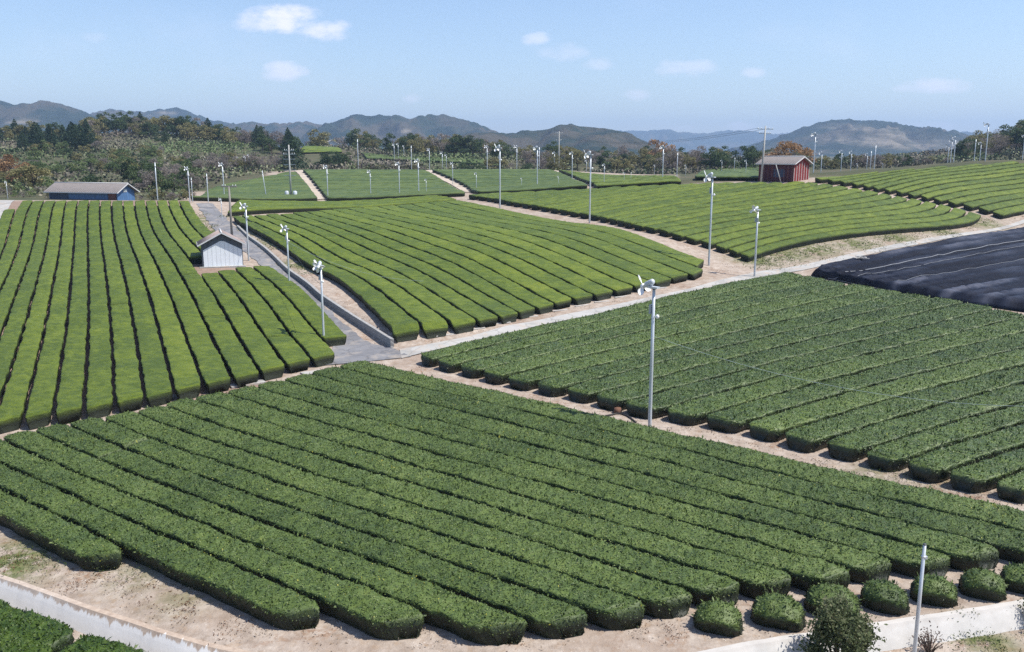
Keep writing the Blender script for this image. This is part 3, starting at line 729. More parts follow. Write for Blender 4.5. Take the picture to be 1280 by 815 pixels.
def wall_piece(x0, x1, spill, label, pale=0.0):
    xs = np.arange(x0, x1, .12); prof = [(.22, -.10), (.20, .05), (-.04, .06), (-.11, -.03), (-.22, -.16), (-.36, -.34), (-.54, -.58), (-.60, -.72)]
    hf = [1, 1, .9, .72, .45, .2, .0, 0]
    yy = wally(xs); zt = zbase(xs, yy)
    wob = .05 * fbm(xs * .8, xs * 0, 77, 3)
    V = np.stack([np.stack([xs, yy + dy + wob, zt + dz], -1) for dy, dz in prof], 1)
    at = np.zeros(V.shape); at[..., 0] = np.array(hf)[None]; at[..., 1] = spill(xs)[:, None]; at[..., 2] = pale
    q = grid_faces(len(xs), len(prof))
    m = len(prof); ft = np.concatenate([q.ravel(), np.arange(m)[::-1], (len(xs) - 1) * m + np.arange(m)])
    o = new_obj('retaining_wall', V.reshape(-1, 3), ft, np.concatenate([np.full(len(q), 4), [m, m]]), M['wall'], attr=at.reshape(-1, 3), smooth=np.zeros(len(q) + 2))
    tag(o, label, 'wall')
wall_piece(-34, .5, lambda x: .85 + .15 * sst(-17, -14, x), 'sloping white concrete retaining wall streaked with spilled soil at lower left', .55)  # last value: painted sunlight, not another concrete
wall_piece(.6, 34, lambda x: sst(6, 3, x) * .9 + .12, 'clean sloping white concrete retaining wall at lower right')

# block wall beside the road
def block_mat():
    t = NT('grey_blocks')
    b = t.n('ShaderNodeTexBrick'); tc = t.n('ShaderNodeTexCoord'); t.l(tc.outputs['UV'], b.inputs['Vector'])
    b.inputs['Scale'].default_value = 1.0; b.inputs['Brick Width'].default_value = .4; b.inputs['Row Height'].default_value = .2; b.inputs['Mortar Size'].default_value = .012
    b.inputs['Color1'].default_value = (.30, .30, .29, 1); b.inputs['Color2'].default_value = (.40, .39, .375, 1); b.inputs['Mortar'].default_value = (.17, .165, .16, 1)
    c = t.mix(t.math('MULTIPLY', t.noise(2.5, 5, .7), .5), b.outputs['Color'], (.20, .20, .195))
    return t.done(c, .9, .15)
M['block'] = block_mat()
xy = smooth_line(resample(_bw, 60), 3); dd = np.gradient(xy, axis=0); dd /= np.hypot(*dd.T)[:, None]; nr = np.stack([dd[:, 1], -dd[:, 0]], -1)
tt = np.linspace(0, 1, 60); hb = .66 * (1 - tt) + .22 * tt; zb = zbase(xy[:, 0], xy[:, 1])
V = []
for off, top in ((-.10, 0), (-.10, 1), (.16, 1), (.16, 0)):
    p = xy + nr * off; V.append(np.concatenate([p, (zb + (hb + .04 if top else -.25))[:, None]], -1))
V = np.stack(V, 1); q = grid_faces(60, 4); ft = np.concatenate([q.ravel(), [3, 2, 1, 0], 59 * 4 + np.arange(4)])
o = new_obj('block_wall', V.reshape(-1, 3), ft, np.concatenate([np.full(len(q), 4), [4, 4]]), M['block'], smooth=np.zeros(len(q) + 2))
uv = o.data.uv_layers.new(name='UVMap'); dl = np.concatenate([[0], np.cumsum(np.hypot(*np.diff(xy, axis=0).T))])
vi = np.zeros(len(o.data.loops), np.int32); o.data.loops.foreach_get('vertex_index', vi)
vp = V.reshape(-1, 3)[vi]; ud = dl[vi // 4]; vv = vp[:, 2] + np.where(vi % 4 == 2, .3, 0)
uv.data.foreach_set('uv', np.stack([ud, vv], -1).astype(np.float32).ravel())
tag(o, 'low grey concrete block wall holding the bank beside the tarmac road', 'wall')

# ------------------------------------------------------------------ black shade netting
def net_mat():
    t = NT('black_shade_net')
    f = t.math('ADD', t.math('MULTIPLY', t.noise(.9, 5, .7), .35), t.math('MULTIPLY', t.attr()['Red'], .65)); w = t.noise(5, 4, .7)
    c = t.ramp(f, [(.30, (.003, .004, .010)), (.52, (.007, .009, .019)), (.68, (.022, .026, .042)), (.85, (.075, .08, .105))])
    t.bump(t.math('ADD', f, t.math('MULTIPLY', w, .3)), .5, .15)
    return t.done(c, t.ramp(f, [(.3, .8), (.7, .6)]), .15)
M['net'] = net_mat()
nl = smooth_line(resample([P3(*p, .6)[:2] for p in [(1014,338),(1058,347),(1100,355),(1180,368),(1260,379),(1350,392)]], 90), 2)
nrr = smooth_line(resample([P3(*p, .6)[:2] for p in [(1020,333.5),(1100,318.5),(1160,306.5),(1240,290.5),(1290,280.5),(1350,270)]], 90), 2)
t = np.linspace(0, 1, 150); W = nl[:, None] * (1 - t[None, :, None]) + nrr[:, None] * t[None, :, None]
nn = (W - fG.O) @ fG.n; ss = (W - fG.O) @ fG.e
edge = np.minimum(np.minimum(sst(0, .018, t)[None], sst(0, .018, 1 - t)[None]), np.minimum(sst(0, .02, np.linspace(0, 1, 90)), 1)[:, None])
hz = .84 + .085 * np.cos(nn * 2 * math.pi / 1.9 + .6 * fbm(ss * .1, nn * 0, 8)) + .10 * fbm(ss * .6, nn * .25, 51, 4) + .06 * fbm(ss * 2.2, nn * 2.2, 52, 2)
crump = np.exp(-((ss - ss[0, :].mean()) / 5) ** 2) * .22 * fbm(ss * 2.2, nn * 1.1, 53, 3)
hz = (hz + crump) * (.12 + .88 * edge)
V = np.concatenate([W, (Z(W[..., 0], W[..., 1]) + hz)[..., None]], -1); q = grid_faces(90, 150)
na = np.zeros(V.shape); na[..., 0] = np.clip(.5 + .75 * fbm(ss * .10, nn * .55, 61, 4) + .10 * np.cos(nn * 2 * math.pi / 1.9) + .6 * np.clip(fbm(ss * .5, nn * .5, 62, 3) - .3, 0, 1) * (ss < np.percentile(ss, 45)), 0, 1)
o = new_obj('shade_net', V.reshape(-1, 3), q.ravel(), np.full(len(q), 4), M['net'], attr=na.reshape(-1, 3), smooth=np.ones(len(q)))
sm_ = o.modifiers.new('thick', 'SOLIDIFY'); sm_.thickness = .01
tag(o, 'black shade netting stretched over tea rows at the right edge', 'shade net')
M['seam'] = weathered('pale_net_seam', (.22, .23, .25), .2, .7)
for j, (i0_, j0_, r_) in enumerate([(20, 52, .05), (40, 20, .022), (60, 95, .025)]):
    mb = MB(); k = np.linspace(0, 1, 60); ii = (k * 89).astype(int)
    n0 = nn[i0_, j0_]; pts = []
    for i in range(8, 90, 2):
        jx = int(np.argmin(np.abs(nn[i] - n0)))
        pts.append(V[i, jx] + np.array([0, 0, .04]))
    mb.tube(pts, r_, 6)
    s_ = mb.build('net_seam', M['seam'], o)
p = P3(1076, 323, .95); mb = MB()
for a in (.5, -.6, 1.9): mb.box((-.9, -.07, -.03), (.9, .07, .04), a, (p[0], p[1], p[2] + .06 * (a + 1)))
M['pale_wood'] = weathered('pale_wood', (.55, .52, .48), .2, .8)
o = mb.build('crossed_boards', M['pale_wood']); tag(o, 'pale crossed boards weighing down the black netting', 'boards')

# ------------------------------------------------------------------ frost fans
BASE_H = 6.5
def blade_mesh(L_=.47, W_=.31):
    u = np.linspace(0, 1, 9); wdt = W_ * np.array([.30, .52, .78, .94, 1.0, .98, .88, .66, .22])
    top = []
    for x, w_ in zip(u, wdt):
        tw = R(32 - 14 * x)
        for v_ in (-.5, 0, .5):
            yy = v_ * w_; cz = .03 * (1 - (2 * v_) ** 2)
            top.append((yy * math.cos(tw) , .10 + x * L_, yy * math.sin(tw) + cz))
    top = np.array(top); n = len(top); bot = top - np.array([0, 0, .016])
    f = []
    for i in range(8):
        for k in range(2):
            a = i * 3 + k; f.append((a, a + 1, a + 4, a + 3)); f.append((n + a, n + a + 3, n + a + 4, n + a + 1))
    ring = [i * 3 for i in range(9)] + [25, 26] + [i * 3 + 2 for i in range(7, -1, -1)] + [1]
    for i in range(len(ring)):
        a, b = ring[i], ring[(i + 1) % len(ring)]; f.append((b, a, n + a, n + b))
    return np.concatenate([top, bot]), f
def make_fan(kind):
    """kind: 'fan', 'pair', 'bare'"""
    root = empty('frost_fan' if kind != 'bare' else 'steel_pole')
    mb = MB(); mb.tube([(0, 0, -.5), (0, 0, .3), (0, 0, BASE_H * .5), (0, 0, BASE_H)], [.098, .098, .09, .078], 10)
    mb.build('pole', M['steel'], root)
    mb = MB(); mb.tube([(0, 0, BASE_H), (0, 0, BASE_H + .05)], .085, 10); mb.build('pole_cap', M['dark_metal'], root)
    if kind == 'bare':
        mb = MB(); mb.tube([(0, 0, BASE_H * .90), (0, 0, BASE_H * .905 + .06)], .115, 10); mb.box((.05, -.06, BASE_H * .89), (.17, .06, BASE_H * .89 + .14)); mb.build('clamp', M['steel'], root)
        return root
    mb = MB(); mb.box((-.30, -.14, BASE_H + .05), (.28, .14, BASE_H + .13)); mb.box((-.42, -.05, BASE_H + .10), (-.10, .05, BASE_H + .22)); mb.build('bracket', M['steel'], root)
    mb = MB(); mb.box((-.15, -.17, BASE_H * .83), (-.075, .17, BASE_H * .83 + .42)); mb.build('junction_box', M['steel_dull'], root)
    mb = MB()
    th = np.linspace(0, math.pi, 7); mb.tube([(.26, 0, BASE_H * .80 + .10 - .10 * math.cos(t_)) for t_ in th], [max(.008, .10 * math.sin(t_)) for t_ in th], 8)
    mb.tube([(.06, 0, BASE_H * .80 + .1), (.2, 0, BASE_H * .80 + .1)], .02, 5)
    mb.build('sensor', M['white_paint'], root)
    heads = [(0, 0.0, -24)] if kind == 'fan' else [(0, 0.0, -30), (1, 2.4, -28)]
    for hk, yaw, tilt in heads:
        # axis: a unit vector pointing away from the motor towards the blades
        ax = np.array([-math.cos(yaw) * math.cos(R(tilt)), -math.sin(yaw) * math.cos(R(tilt)), math.sin(R(tilt))])
        ax /= np.linalg.norm(ax); c0 = np.array([-.18 * math.cos(yaw), -.18 * math.sin(yaw), BASE_H + .30])
        mb = MB(); mb.tube([c0 - ax * .16, c0 - ax * .10, c0 + ax * .34, c0 + ax * .40], [.09, .135, .135, .09], 12)
        mb.tube([c0 + ax * .1 - np.array([0, 0, .0]), np.array([-.1 * math.cos(yaw), -.1 * math.sin(yaw), BASE_H + .08])], .06, 6)
        mo = mb.build('motor', M['motor_paint'], root)
        hc = c0 + ax * .56; mb = MB(); mb.tube([c0 + ax * .38, hc - ax * .04], .045, 8); mb.tube([hc - ax * .09, hc, hc + ax * .09, hc + ax * .14], [.12, .125, .10, .03], 12)
        mb.build('hub', M['white_paint'], root)
        u = np.cross(ax, (0, 0, 1.)); u /= np.linalg.norm(u); v = np.cross(ax, u)
        bv, bf = blade_mesh()
        for k in range(3):
            a = k * 2 * math.pi / 3 + (.35 if hk == 0 else 1.2)
            ra = u * math.cos(a) + v * math.sin(a); ta = np.cross(ax, ra)
            P = hc + bv[:, :1] * ta + bv[:, 1:2] * ra + bv[:, 2:] * ax
            mb = MB(); mb.add(P, bf, True); mb.build('blade', M['white_paint'], root)
    return root
PROTO = {}
def place(kind, x, y, z, h, yaw, label, cat, group):
    if kind not in PROTO: PROTO[kind] = o = make_fan(kind)
    else: o = copy_tree(PROTO[kind])
    s_ = h / (BASE_H + (.35 if kind != 'bare' else 0)); o.location = (x, y, z); o.scale = (s_,) * 3 if s_ < 1.15 else (s_ ** .5, s_ ** .5, s_)
    o.rotation_euler = (0, 0, yaw)
    tag(o, label, cat, group); return o
def at_px(px, py, D=None):
    if D is None: return P3(px, py)
    kx, kz = slopes(px, py); return np.array([kx * D, D, float(Z(kx * D, D))])
def height_to(p, py_top):
    kx, kz = slopes(p[0] / p[1] * 1108 * 1.0 + 640, py_top); return float(CAMZ + kz * p[1] - p[2])
FANS = [ # px, base py, top py, kind, yaw, depth or None, label
 (812,537,352,'fan',.1,None,'tall galvanised frost fan on the earth track between the nearest and right fields'),
 (405,431,328,'pair',1.15,None,'frost fan with two broad white heads at the corner of the left field'),
 (362,361,283,'fan',.35,None,'frost fan beside the tarmac road, behind the one with two heads'),
 (311,326,255,'fan',.5,None,'frost fan beside the tarmac road just right of the small shed'),
 (278,277,248,'fan',.3,None,'small frost fan left of the T shaped pole by the road'),
 (943,346,259,'fan',2.9,None,'short frost fan with dark head at the lower corner of the upper right field'),
 (886,332,217,'fan',-.2,None,'tall thin frost fan at the right corner of the middle field'),
 (737,279,190,'fan',.1,None,'tall frost fan halfway along the earth track behind the middle field'),
 (625,260,182,'fan',.0,None,'tall frost fan at the upper end of the earth track behind the middle field'),
 (10,250,227,'fan',.3,150,'short frost fan beside the pale path at the left edge'),
 (197,249,203,'bare',0,155,'thin bare pole right of the long blue shed'),
 (237.5,253,209,'fan',.2,None,'left one of the close pair of frost fans at the top of the tarmac road'),
 (241,253,222,'bare',0,None,'bare pole close beside the frost fan at the top of the road'),
 (260.5,253.5,217,'bare',.0,None,'bare grey pole at the head of the tarmac road'),
 (280.5,248,204,'fan',.6,None,'frost fan with raised blades right of the road head'),
 (410,249.5,207,'fan',.1,None,'frost fan right of the pale track on the far left hill field'),
 (463.5,247,213,'fan',.4,None,'short frost fan with white head in front of the central far field'),
 (499.5,246,203,'fan',.8,None,'frost fan in front of the central far field, right of the short white headed one'),
 (523.5,244,199,'fan',.2,None,'tall frost fan left of the second pale track'),
 (533,244,224,'fan',.9,None,'smallest frost fan in front of the central far field'),
 (566,231,203,'fan',.3,None,'frost fan standing on the second pale track'),
 (595.5,240,216,'fan',.9,None,'small frost fan right of the foot of the second pale track'),
 (652,236.5,229,'fan',.1,None,'very low frost fan among the far tea right of the tall one'),
 (671.5,235,183,'fan',.6,None,'tall frost fan in the right central far field'),
 (698,235,220,'fan',.4,None,'low frost fan left of the third pale track'),
 (715,226,190,'fan',.3,None,'frost fan standing on the third pale track'),
 (755,232.5,205,'fan',.2,None,'frost fan at the left end of the small far field'),
 (780,230.5,219,'fan',.5,None,'low frost fan in the small far field'),
 (788.5,230,220,'bare',0,None,'low bare post beside the low fan in the small far field'),
 (828,226.5,182,'fan',.2,None,'tall frost fan right of the small far field'),
 (846,223,191,'bare',0,195,'grey pole right of the tall fan behind the upper right field'),
 (932,222,200,'fan',.2,170,'white headed frost fan left of the red shed'),
 (949,221,203,'fan',.5,172,'frost fan just left of the tall utility pole'),
 (1017,208,166,'fan',.1,165,'tall frost fan behind the right end of the red shed'),
 (1231,205,154,'fan',.1,168,'tallest frost fan on the right skyline'),
 (1278,199,169,'fan',.4,170,'frost fan on the skyline at the right edge of the picture'),
 (1026,216,190,'fan',.4,200,'frost fan right of the red shed, nearest to it'),
 (1051,213,188,'fan',.3,210,'second frost fan right of the red shed'),
 (1063,215,189,'fan',.5,200,'third frost fan right of the red shed'),
 (1071,215,204,'fan',.1,205,'low frost fan right of the red shed'),
 (1083,214,192,'fan',.5,200,'left one of the cluster of three fans before the terraced mountain'),
 (1087.5,213.5,189,'bare',0,200,'bare middle pole in the cluster before the terraced mountain'),
 (1092.5,213.5,182,'bare',.5,200,'tall right pole in the cluster before the terraced mountain'),
 (1184,208,181,'fan',.5,190,'left one of the three fans on the right skyline'),
 (1187.5,207.5,174,'fan',.2,190,'middle one of the three fans on the right skyline'),
 (1191.5,207,171,'fan',.8,190,'right one of the three fans on the right skyline'),
 (1217,206,174,'bare',0,185,'bare grey pole left of the tallest fan on the right skyline'),
 (1224,206,178,'fan',.4,190,'thin frost fan just left of the tallest skyline fan'),
 (609,213,182,'fan',.1,245,'distant frost fan left of the tall fan on the earth track'),
 (646,213,182,'fan',.3,245,'distant frost fan right of the tall fan on the earth track'),
 (674,212,184,'bare',.3,245,'distant bare pole right beside the tall central fan'),
 (514.5,212,182,'bare',.3,245,'distant bare pole behind the central far field'),
 (537,212,186,'fan',.3,245,'distant frost fan behind the second pale track'),
 (448,212,174,'bare',.2,250,'distant tall bare pole at the left end of the shrubby bank'),
 (493,200,180,'fan',.3,300,'distant frost fan on the slope above the shrubby bank, leftmost'),
 (498,196,179,'fan',.6,310,'distant frost fan on the slope above the shrubby bank, second'),
 (505,197,182,'fan',.1,315,'distant frost fan on the slope above the shrubby bank, third'),
 (553,206,190,'fan',.3,270,'distant frost fan before the belt of trees, left of two low ones'),
 (558,204,193,'fan',.3,280,'distant frost fan before the belt of trees, right of two low ones'),
 (298,207,196,'fan',.2,270,'distant frost fan on the wooded left slope, leftmost of three'),
 (307,206,195,'fan',.4,265,'distant frost fan on the wooded left slope, middle of three'),
 (311.5,205,193,'fan',.7,265,'distant frost fan on the wooded left slope, rightmost of three'),
 (733,213,200,'fan',.3,250,'distant frost fan behind the third pale track'),
 (693,213,190,'fan',.6,245,'distant frost fan beside the spreading bush behind the far field'),
 (818,219,206,'fan',.3,230,'distant low frost fan left of the tall far one'),
 (857,220,206,'fan',.3,215,'distant low frost fan right of the grey pole'),
 (902,212,200,'fan',.3,240,'distant low frost fan before the dark trees'),
 (918,212,197,'bare',.3,240,'distant bare pole before the dark trees'),
 (1103,214,204,'fan',.4,205,'distant low frost fan right of the pole cluster'),
]
for px, py, pt, kind, yaw, D, lb in FANS:
    p = at_px(px, py, D); h = max(2.2, height_to(p, pt)); 
    place(kind, p[0], p[1], p[2], h, (-.75 + .5 * yaw + random.uniform(-.15, .15)) if kind != 'pair' else -.9, lb, 'pole' if kind == 'bare' else 'frost fan', 'frost fans on poles' if kind != 'bare' else 'bare poles')
# leaning pole before the left hill field
p = at_px(333, 247.5); o = place('bare', p[0], p[1], p[2], height_to(p, 213), 0, 'grey pole leaning left before the far left hill field', 'pole', 'bare poles'); o.rotation_euler = (0, R(-6), 0)
# the cut off pole at the lower right
p = P3(1141, 836); o = place('bare', p[0], p[1], p[2], height_to(p, 681) , 0, 'bare galvanised pole with a clamp near the top in the lower right corner', 'pole', None)

# T shaped timber pole
p = at_px(290, 296); h = height_to(p, 233); root = empty('utility_pole', p)
mb = MB(); mb.tube([(0, 0, -.4), (0, 0, h)], [.15, .11], 9); mb.build('pole', M['wood_pole'], root)
mb = MB(); mb.box((-.95, -.07, h - .10), (.95, .07, h + .06)); mb.build('crossarm', M['wood_pole'], root)
mb = MB()
for x in (-.8, -.45, .45, .8): mb.tube([(x, 0, h + .05), (x, 0, h + .13), (x, 0, h + .2)], [.03, .06, .04], 7)
mb.build('insulators', M['white_paint'], root)
tag(root, 'T shaped timber pole beside the road behind the small shed', 'utility pole')
# concrete utility poles
def upole(px, py, D, pt, label, arms, extra=None, lean=0.0):
    p = at_px(px, py, D); h = height_to(p, pt); root = empty('utility_pole', p); root.rotation_euler = (0, lean, 0)
    mb = MB(); mb.tube([(0, 0, -.4), (0, 0, h)], [.19, .12], 10); mb.build('pole', M['concrete_pole'], root)
    for z_, w_ in arms:
        mb = MB(); mb.box((-w_, -.06, h - z_ - .05), (w_, .06, h - z_ + .05)); a = mb.build('crossarm', M['steel_dull'], root)
        mb = MB()
        for x in (-.9, -.5, .5, .9): mb.tube([(x * w_, 0, h - z_ + .05), (x * w_, 0, h - z_ + .14), (x * w_, 0, h - z_ + .24)], [.03, .07, .04], 7)
        mb.build('insulators', M['white_paint'], a)
    if extra: extra(root, h)
    tag(root, label, 'utility pole'); return root, p, h
def trafo(root, h):
    for x in (-.75, .75):
        mb = MB(); mb.tube([(x, 0, h - 9.7), (x, 0, h - 9.62), (x, 0, h - 8.55), (x, 0, h - 8.4)], [.35, .40, .40, .2], 12); mb.build('transformer', M['motor_paint'], root)
    mb = MB(); mb.box((-1.3, -.3, h - 9.85), (1.3, .3, h - 9.7)); mb.build('platform', M['steel_dull'], root)
    for k, z_ in enumerate((2.6, 3.6, 4.6, 5.6)):
        mb = MB(); mb.box((-1.1, -.05, h - z_ - .05), (1.1, .05, h - z_ + .05)); mb.build('rack_arm', M['steel_dull'], root)
upole(364, 249, 167, 181, 'concrete utility pole with crossarms and transformers before the left hill field', [(1.0, .9), (1.7, 1.1)], trafo)
ru, pu, hu = upole(951.5, 226, 149, 157.5, 'tall concrete utility pole with crossarms at the left end of the red shed', [(.5, 1.3), (1.2, 1.0)], None, R(1.5))
upole(698.5, 212, 262, 164, 'distant utility pole rising above the spreading bush', [(.6, 1.0), (2.6, .8)])
mb = MB(); q = at_px(977, 229); mb.tube([q + np.array([0, 0, -.2]), q + np.array([-1.0, .4, 3.0])], .07, 7)
tag(mb.build('prop_pole', M['concrete_pole']), 'pale prop leaning against the front of the red shed', 'prop')
# thin cables
M['cable'] = weathered('cable_sheath', (.30, .38, .40), .2, .6)
M['cable_dark'] = weathered('dark_cable', (.05, .055, .06), .2, .6)
def cable(a, b, sag, rad, mat, label, drape=None):
    a = np.array(a, float); b = np.array(b, float); k = np.linspace(0, 1, 25); pts = []
    for t_ in k:
        p_ = a * (1 - t_) + b * t_ - np.array([0, 0, sag * 4 * t_ * (1 - t_)])
        pts.append(p_)
    mb = MB(); mb.tube(pts, rad, 5); return tag(mb.build('cable', mat), label, 'cable')
pf = at_px(812, 537); e = P3(1290, 508, 1.0)
cable(pf + np.array([.1, 0, 5.2]), e, .9, .009, M['cable'], 'thin pale cable hanging from the nearest frost fan over the right field')
cable(at_px(362, 361) + np.array([.1, 0, 4.3]), at_px(530, 372) + np.array([0, 0, 1.5]), .8, .012, M['cable'], 'thin cable from the roadside fan to the middle field')
top = pu + np.array([0, 0, hu - .35])
for j, (dx, tgt) in enumerate([(-1.1, (698.5, 169)), (1.1, (698.5, 171))]):
    kx, kz = slopes(*tgt); cable(top + np.array([dx * .9, 0, 0]), (kx * 262, 262, CAMZ + kz * 262), 2.2, .022, M['cable_dark'], ['power line from the tall pole by the red shed, left strand', 'power line from the tall pole by the red shed, right strand'][j])

tp = at_px(364, 249, 167)
for j, (q_, lb) in enumerate([((290,233), 'thin power line from the transformer pole to the T shaped pole'), ((625,183), 'thin power line from the transformer pole to the tall fan on the earth track')]):
    b_ = at_px(290, 296) if j == 0 else at_px(625, 260); hh_ = height_to(b_, q_[1])
    cable(tp + np.array([.3, 0, 9.2]), b_ + np.array([0, 0, hh_ - .3]), .9, .014, M['cable_dark'], lb)
for j, (a_, b_) in enumerate([((405,431),(362,361)),((362,361),(311,326)),((463.5,247),(499.5,246)),((410,249.5),(463.5,247))]):
    A_, B_ = at_px(*a_), at_px(*b_); cable(A_ + np.array([0, 0, 4.6]), B_ + np.array([0, 0, 4.6]), .5, .012, M['cable_dark'], f'thin cable strung between frost fans, {ordn(j)} span of four')
# ------------------------------------------------------------------ sheds
M['sheet_white'] = weathered('painted_sheet_white', (.78, .82, .85), .06, .6, .4, 0, 2.0, (3, 3, .6), .15)
M['sheet_dark'] = weathered('boards_and_eave_shade', (.10, .115, .135), .3, .8, .2, 0, 3.0, (6, 6, .5), .2)  # small shed walls; bare strip over the front sheeting paints eave shadow
M['sheet_blue'] = weathered('blue_tarpaulin', (.07, .15, .30), .35, .55, .4, 0, 1.2, (2, 2, .5), .4)
M['sheet_navy'] = weathered('navy_sheet', (.05, .07, .12), .3, .6, .3, 0, 1.5, (2, 2, .5), .3)
M['door_brown'] = weathered('brown_door', (.17, .075, .06), .3, .7, .3, 0, 2.0, (3, 3, .4))
M['red_boards'] = weathered('red_painted_boards', (.20, .024, .022), .3, .7, .3, 0, 2.5, (6, 6, .4), .2)
M['red_shaded'] = weathered('red_boards_shaded', (.075, .02, .03), .3, .75, .25, 0, 2.5, (6, 6, .4), .2)  # the same red boards, darkened to paint in the long wall's shade
M['batten'] = weathered('pale_battens', (.60, .52, .50), .15, .7)
M['roof_grey'] = weathered('grey_roof_sheet', (.24, .215, .205), .2, .8, .25, 0, 1.4, (1, 5, 1), .2)
M['roof_pink'] = weathered('pinkish_roof_tiles', (.33, .27, .255), .2, .8, .25, 0, 1.6, (1, 5, 1), .2)
M['roof_edge'] = weathered('pale_roof_edge', (.62, .62, .62), .1, .6)
M['glass'] = NT('window_glass').done((.25, .30, .34), .15, .6)
def gable_walls(root, W, D_, he, hr, mat_front, mat_side, wall_names=('front_wall', 'side_wall')):
    """gable faces at y=0 and y=D_; ridge along y; origin at the middle of the front"""
    x = W / 2
    for y in (0, D_):
        mb = MB()
        th = .06 if y == 0 else -.06
        pts = [(-x, y, -.3), (x, y, -.3), (x, y, he), (0, y, hr), (-x, y, he)]
        P = np.array(pts + [(a, b + th, c) for a, b, c in pts])
        mb.add(P, [(0, 1, 2, 3, 4), (9, 8, 7, 6, 5)] + [(i, 5 + i, 5 + (i + 1) % 5, (i + 1) % 5) for i in range(5)])
        mb.build('gable_wall', mat_front, root)
    for s_ in (-1, 1):
        mb = MB(); mb.box((s_ * x - (.06 if s_ > 0 else 0), .062, -.3), (s_ * x + (.06 if s_ < 0 else 0), D_ - .062, he))
        mb.build('side_wall', mat_side, root)
def gable_roof(root, W, D_, he, hr, ov, mat, th=.09, edge=True, ribs=0):
    x = W / 2; sl = (hr - he) / x; xo = x + ov; zo = he - sl * ov + .05; zr = hr + .05
    r = None
    mb = MB()
    for s_ in (-1, 1):
        P = np.array([(0, -ov, zr), (s_ * xo, -ov, zo), (s_ * xo, D_ + ov, zo), (0, D_ + ov, zr), (0, -ov, zr + th), (s_ * xo, -ov, zo + th), (s_ * xo, D_ + ov, zo + th), (0, D_ + ov, zr + th)])
        mb.add(P, [(0, 1, 2, 3), (7, 6, 5, 4), (0, 4, 5, 1), (1, 5, 6, 2), (2, 6, 7, 3)])
        n = int((D_ + 2 * ov) / .45)
        for k in range(n):
            y = -ov + .2 + k * .45
            a = np.array((s_ * .05, y, zr + th - sl * .05 + .02)); b = np.array((s_ * xo, y, zo + th + .02)); mb.tube([a, b], .035, 5)
    r = mb.build('roof', mat, root)
    mb = MB(); mb.tube([(0, -ov - .02, zr + th + .02), (0, D_ + ov + .02, zr + th + .02)], .09, 7); mb.build('ridge_cap', M['roof_edge'] if edge else mat, r)
    if edge:
        mb = MB()
        for s_ in (-1, 1):
            mb.box((s_ * xo - .03, -ov, zo - .04), (s_ * xo + .03, D_ + ov, zo + th + .03))
            for y in (-ov - .03, ):
                P = np.array([(0, y, zr - .03), (s_ * xo, y, zo - .03), (s_ * xo, y, zo + th + .02), (0, y, zr + th + .02)]); Q = P + np.array([0, .05, 0])
                mb.add(np.concatenate([P, Q]), [(0, 1, 2, 3), (7, 6, 5, 4), (0, 4, 5, 1), (1, 5, 6, 2), (2, 6, 7, 3), (3, 7, 4, 0)])
        mb.build('fascia', M['roof_edge'], r)
# small shed beside the road
pl_, pr_ = P3(253.5, 335.5), P3(304, 331.5); c0 = (pl_ + pr_) / 2; Wd = float(np.hypot(*(pr_ - pl_)[:2])) * .96
rz = math.atan2(*(pr_ - pl_)[1::-1]); rz = max(-.05, min(.35, rz))
c0[2] = float(Z(c0[0], c0[1])) + .05; root = empty('small_shed', c0, rz)
k = c0[1] / 1108.0; he = 28 * k; hr = 41 * k
gable_walls(root, Wd, 3.4, he, hr, M['sheet_dark'], M['sheet_dark'])
gable_roof(root, Wd, 3.4, he, hr, .38, M['roof_pink'])
mb = MB(); n_ = 9; xs = np.linspace(-Wd / 2 + .14, Wd / 2 - .06, n_ + 1)
for i in range(n_):
    xa, xb = xs[i], xs[i + 1] - .015; sl = (hr - he) / (Wd / 2)
    P = [(xa, -.05, -.1), (xb, -.05, -.1), (xb, -.05, he - .52 + sl * (Wd / 2 - abs(xb)) - .14), (xa, -.05, he - .52 + sl * (Wd / 2 - abs(xa)) - .14)]  # sheets stop low so the dark gable paints in the eave's shadow
    Q = [(a, -.01, c) for a, _, c in P]
    mb.add(P + Q, [(0, 1, 2, 3), (0, 4, 5, 1), (1, 5, 6, 2), (2, 6, 7, 3), (3, 7, 4, 0)])
mb.build('front_sheeting', M['sheet_white'], root)
mb = MB(); mb.box((-Wd / 2 - .3, -.5, -.25), (Wd / 2 + .2, -.05, .03)); mb.build('plinth', M['path_concrete'], root)
tag(root, 'small gabled shed with a pale sheeted front beside the tarmac road', 'shed')
# long blue shed
z0 = at_px(105, 250, 153); p0 = at_px(62, 250, 153); p1 = at_px(147, 250, 149); root = empty('blue_shed', p1, 0)
Lg = float(np.hypot(*(p1 - p0)[:2])); ang = math.atan2(*(p1 - p0)[1::-1])
root.rotation_euler = (0, 0, ang + math.pi / 2 - 0.0)
zt = lambda p, py: height_to(p, py)
he = zt(p1, 239.5); hr = he + 1.15; Wd = 4.2
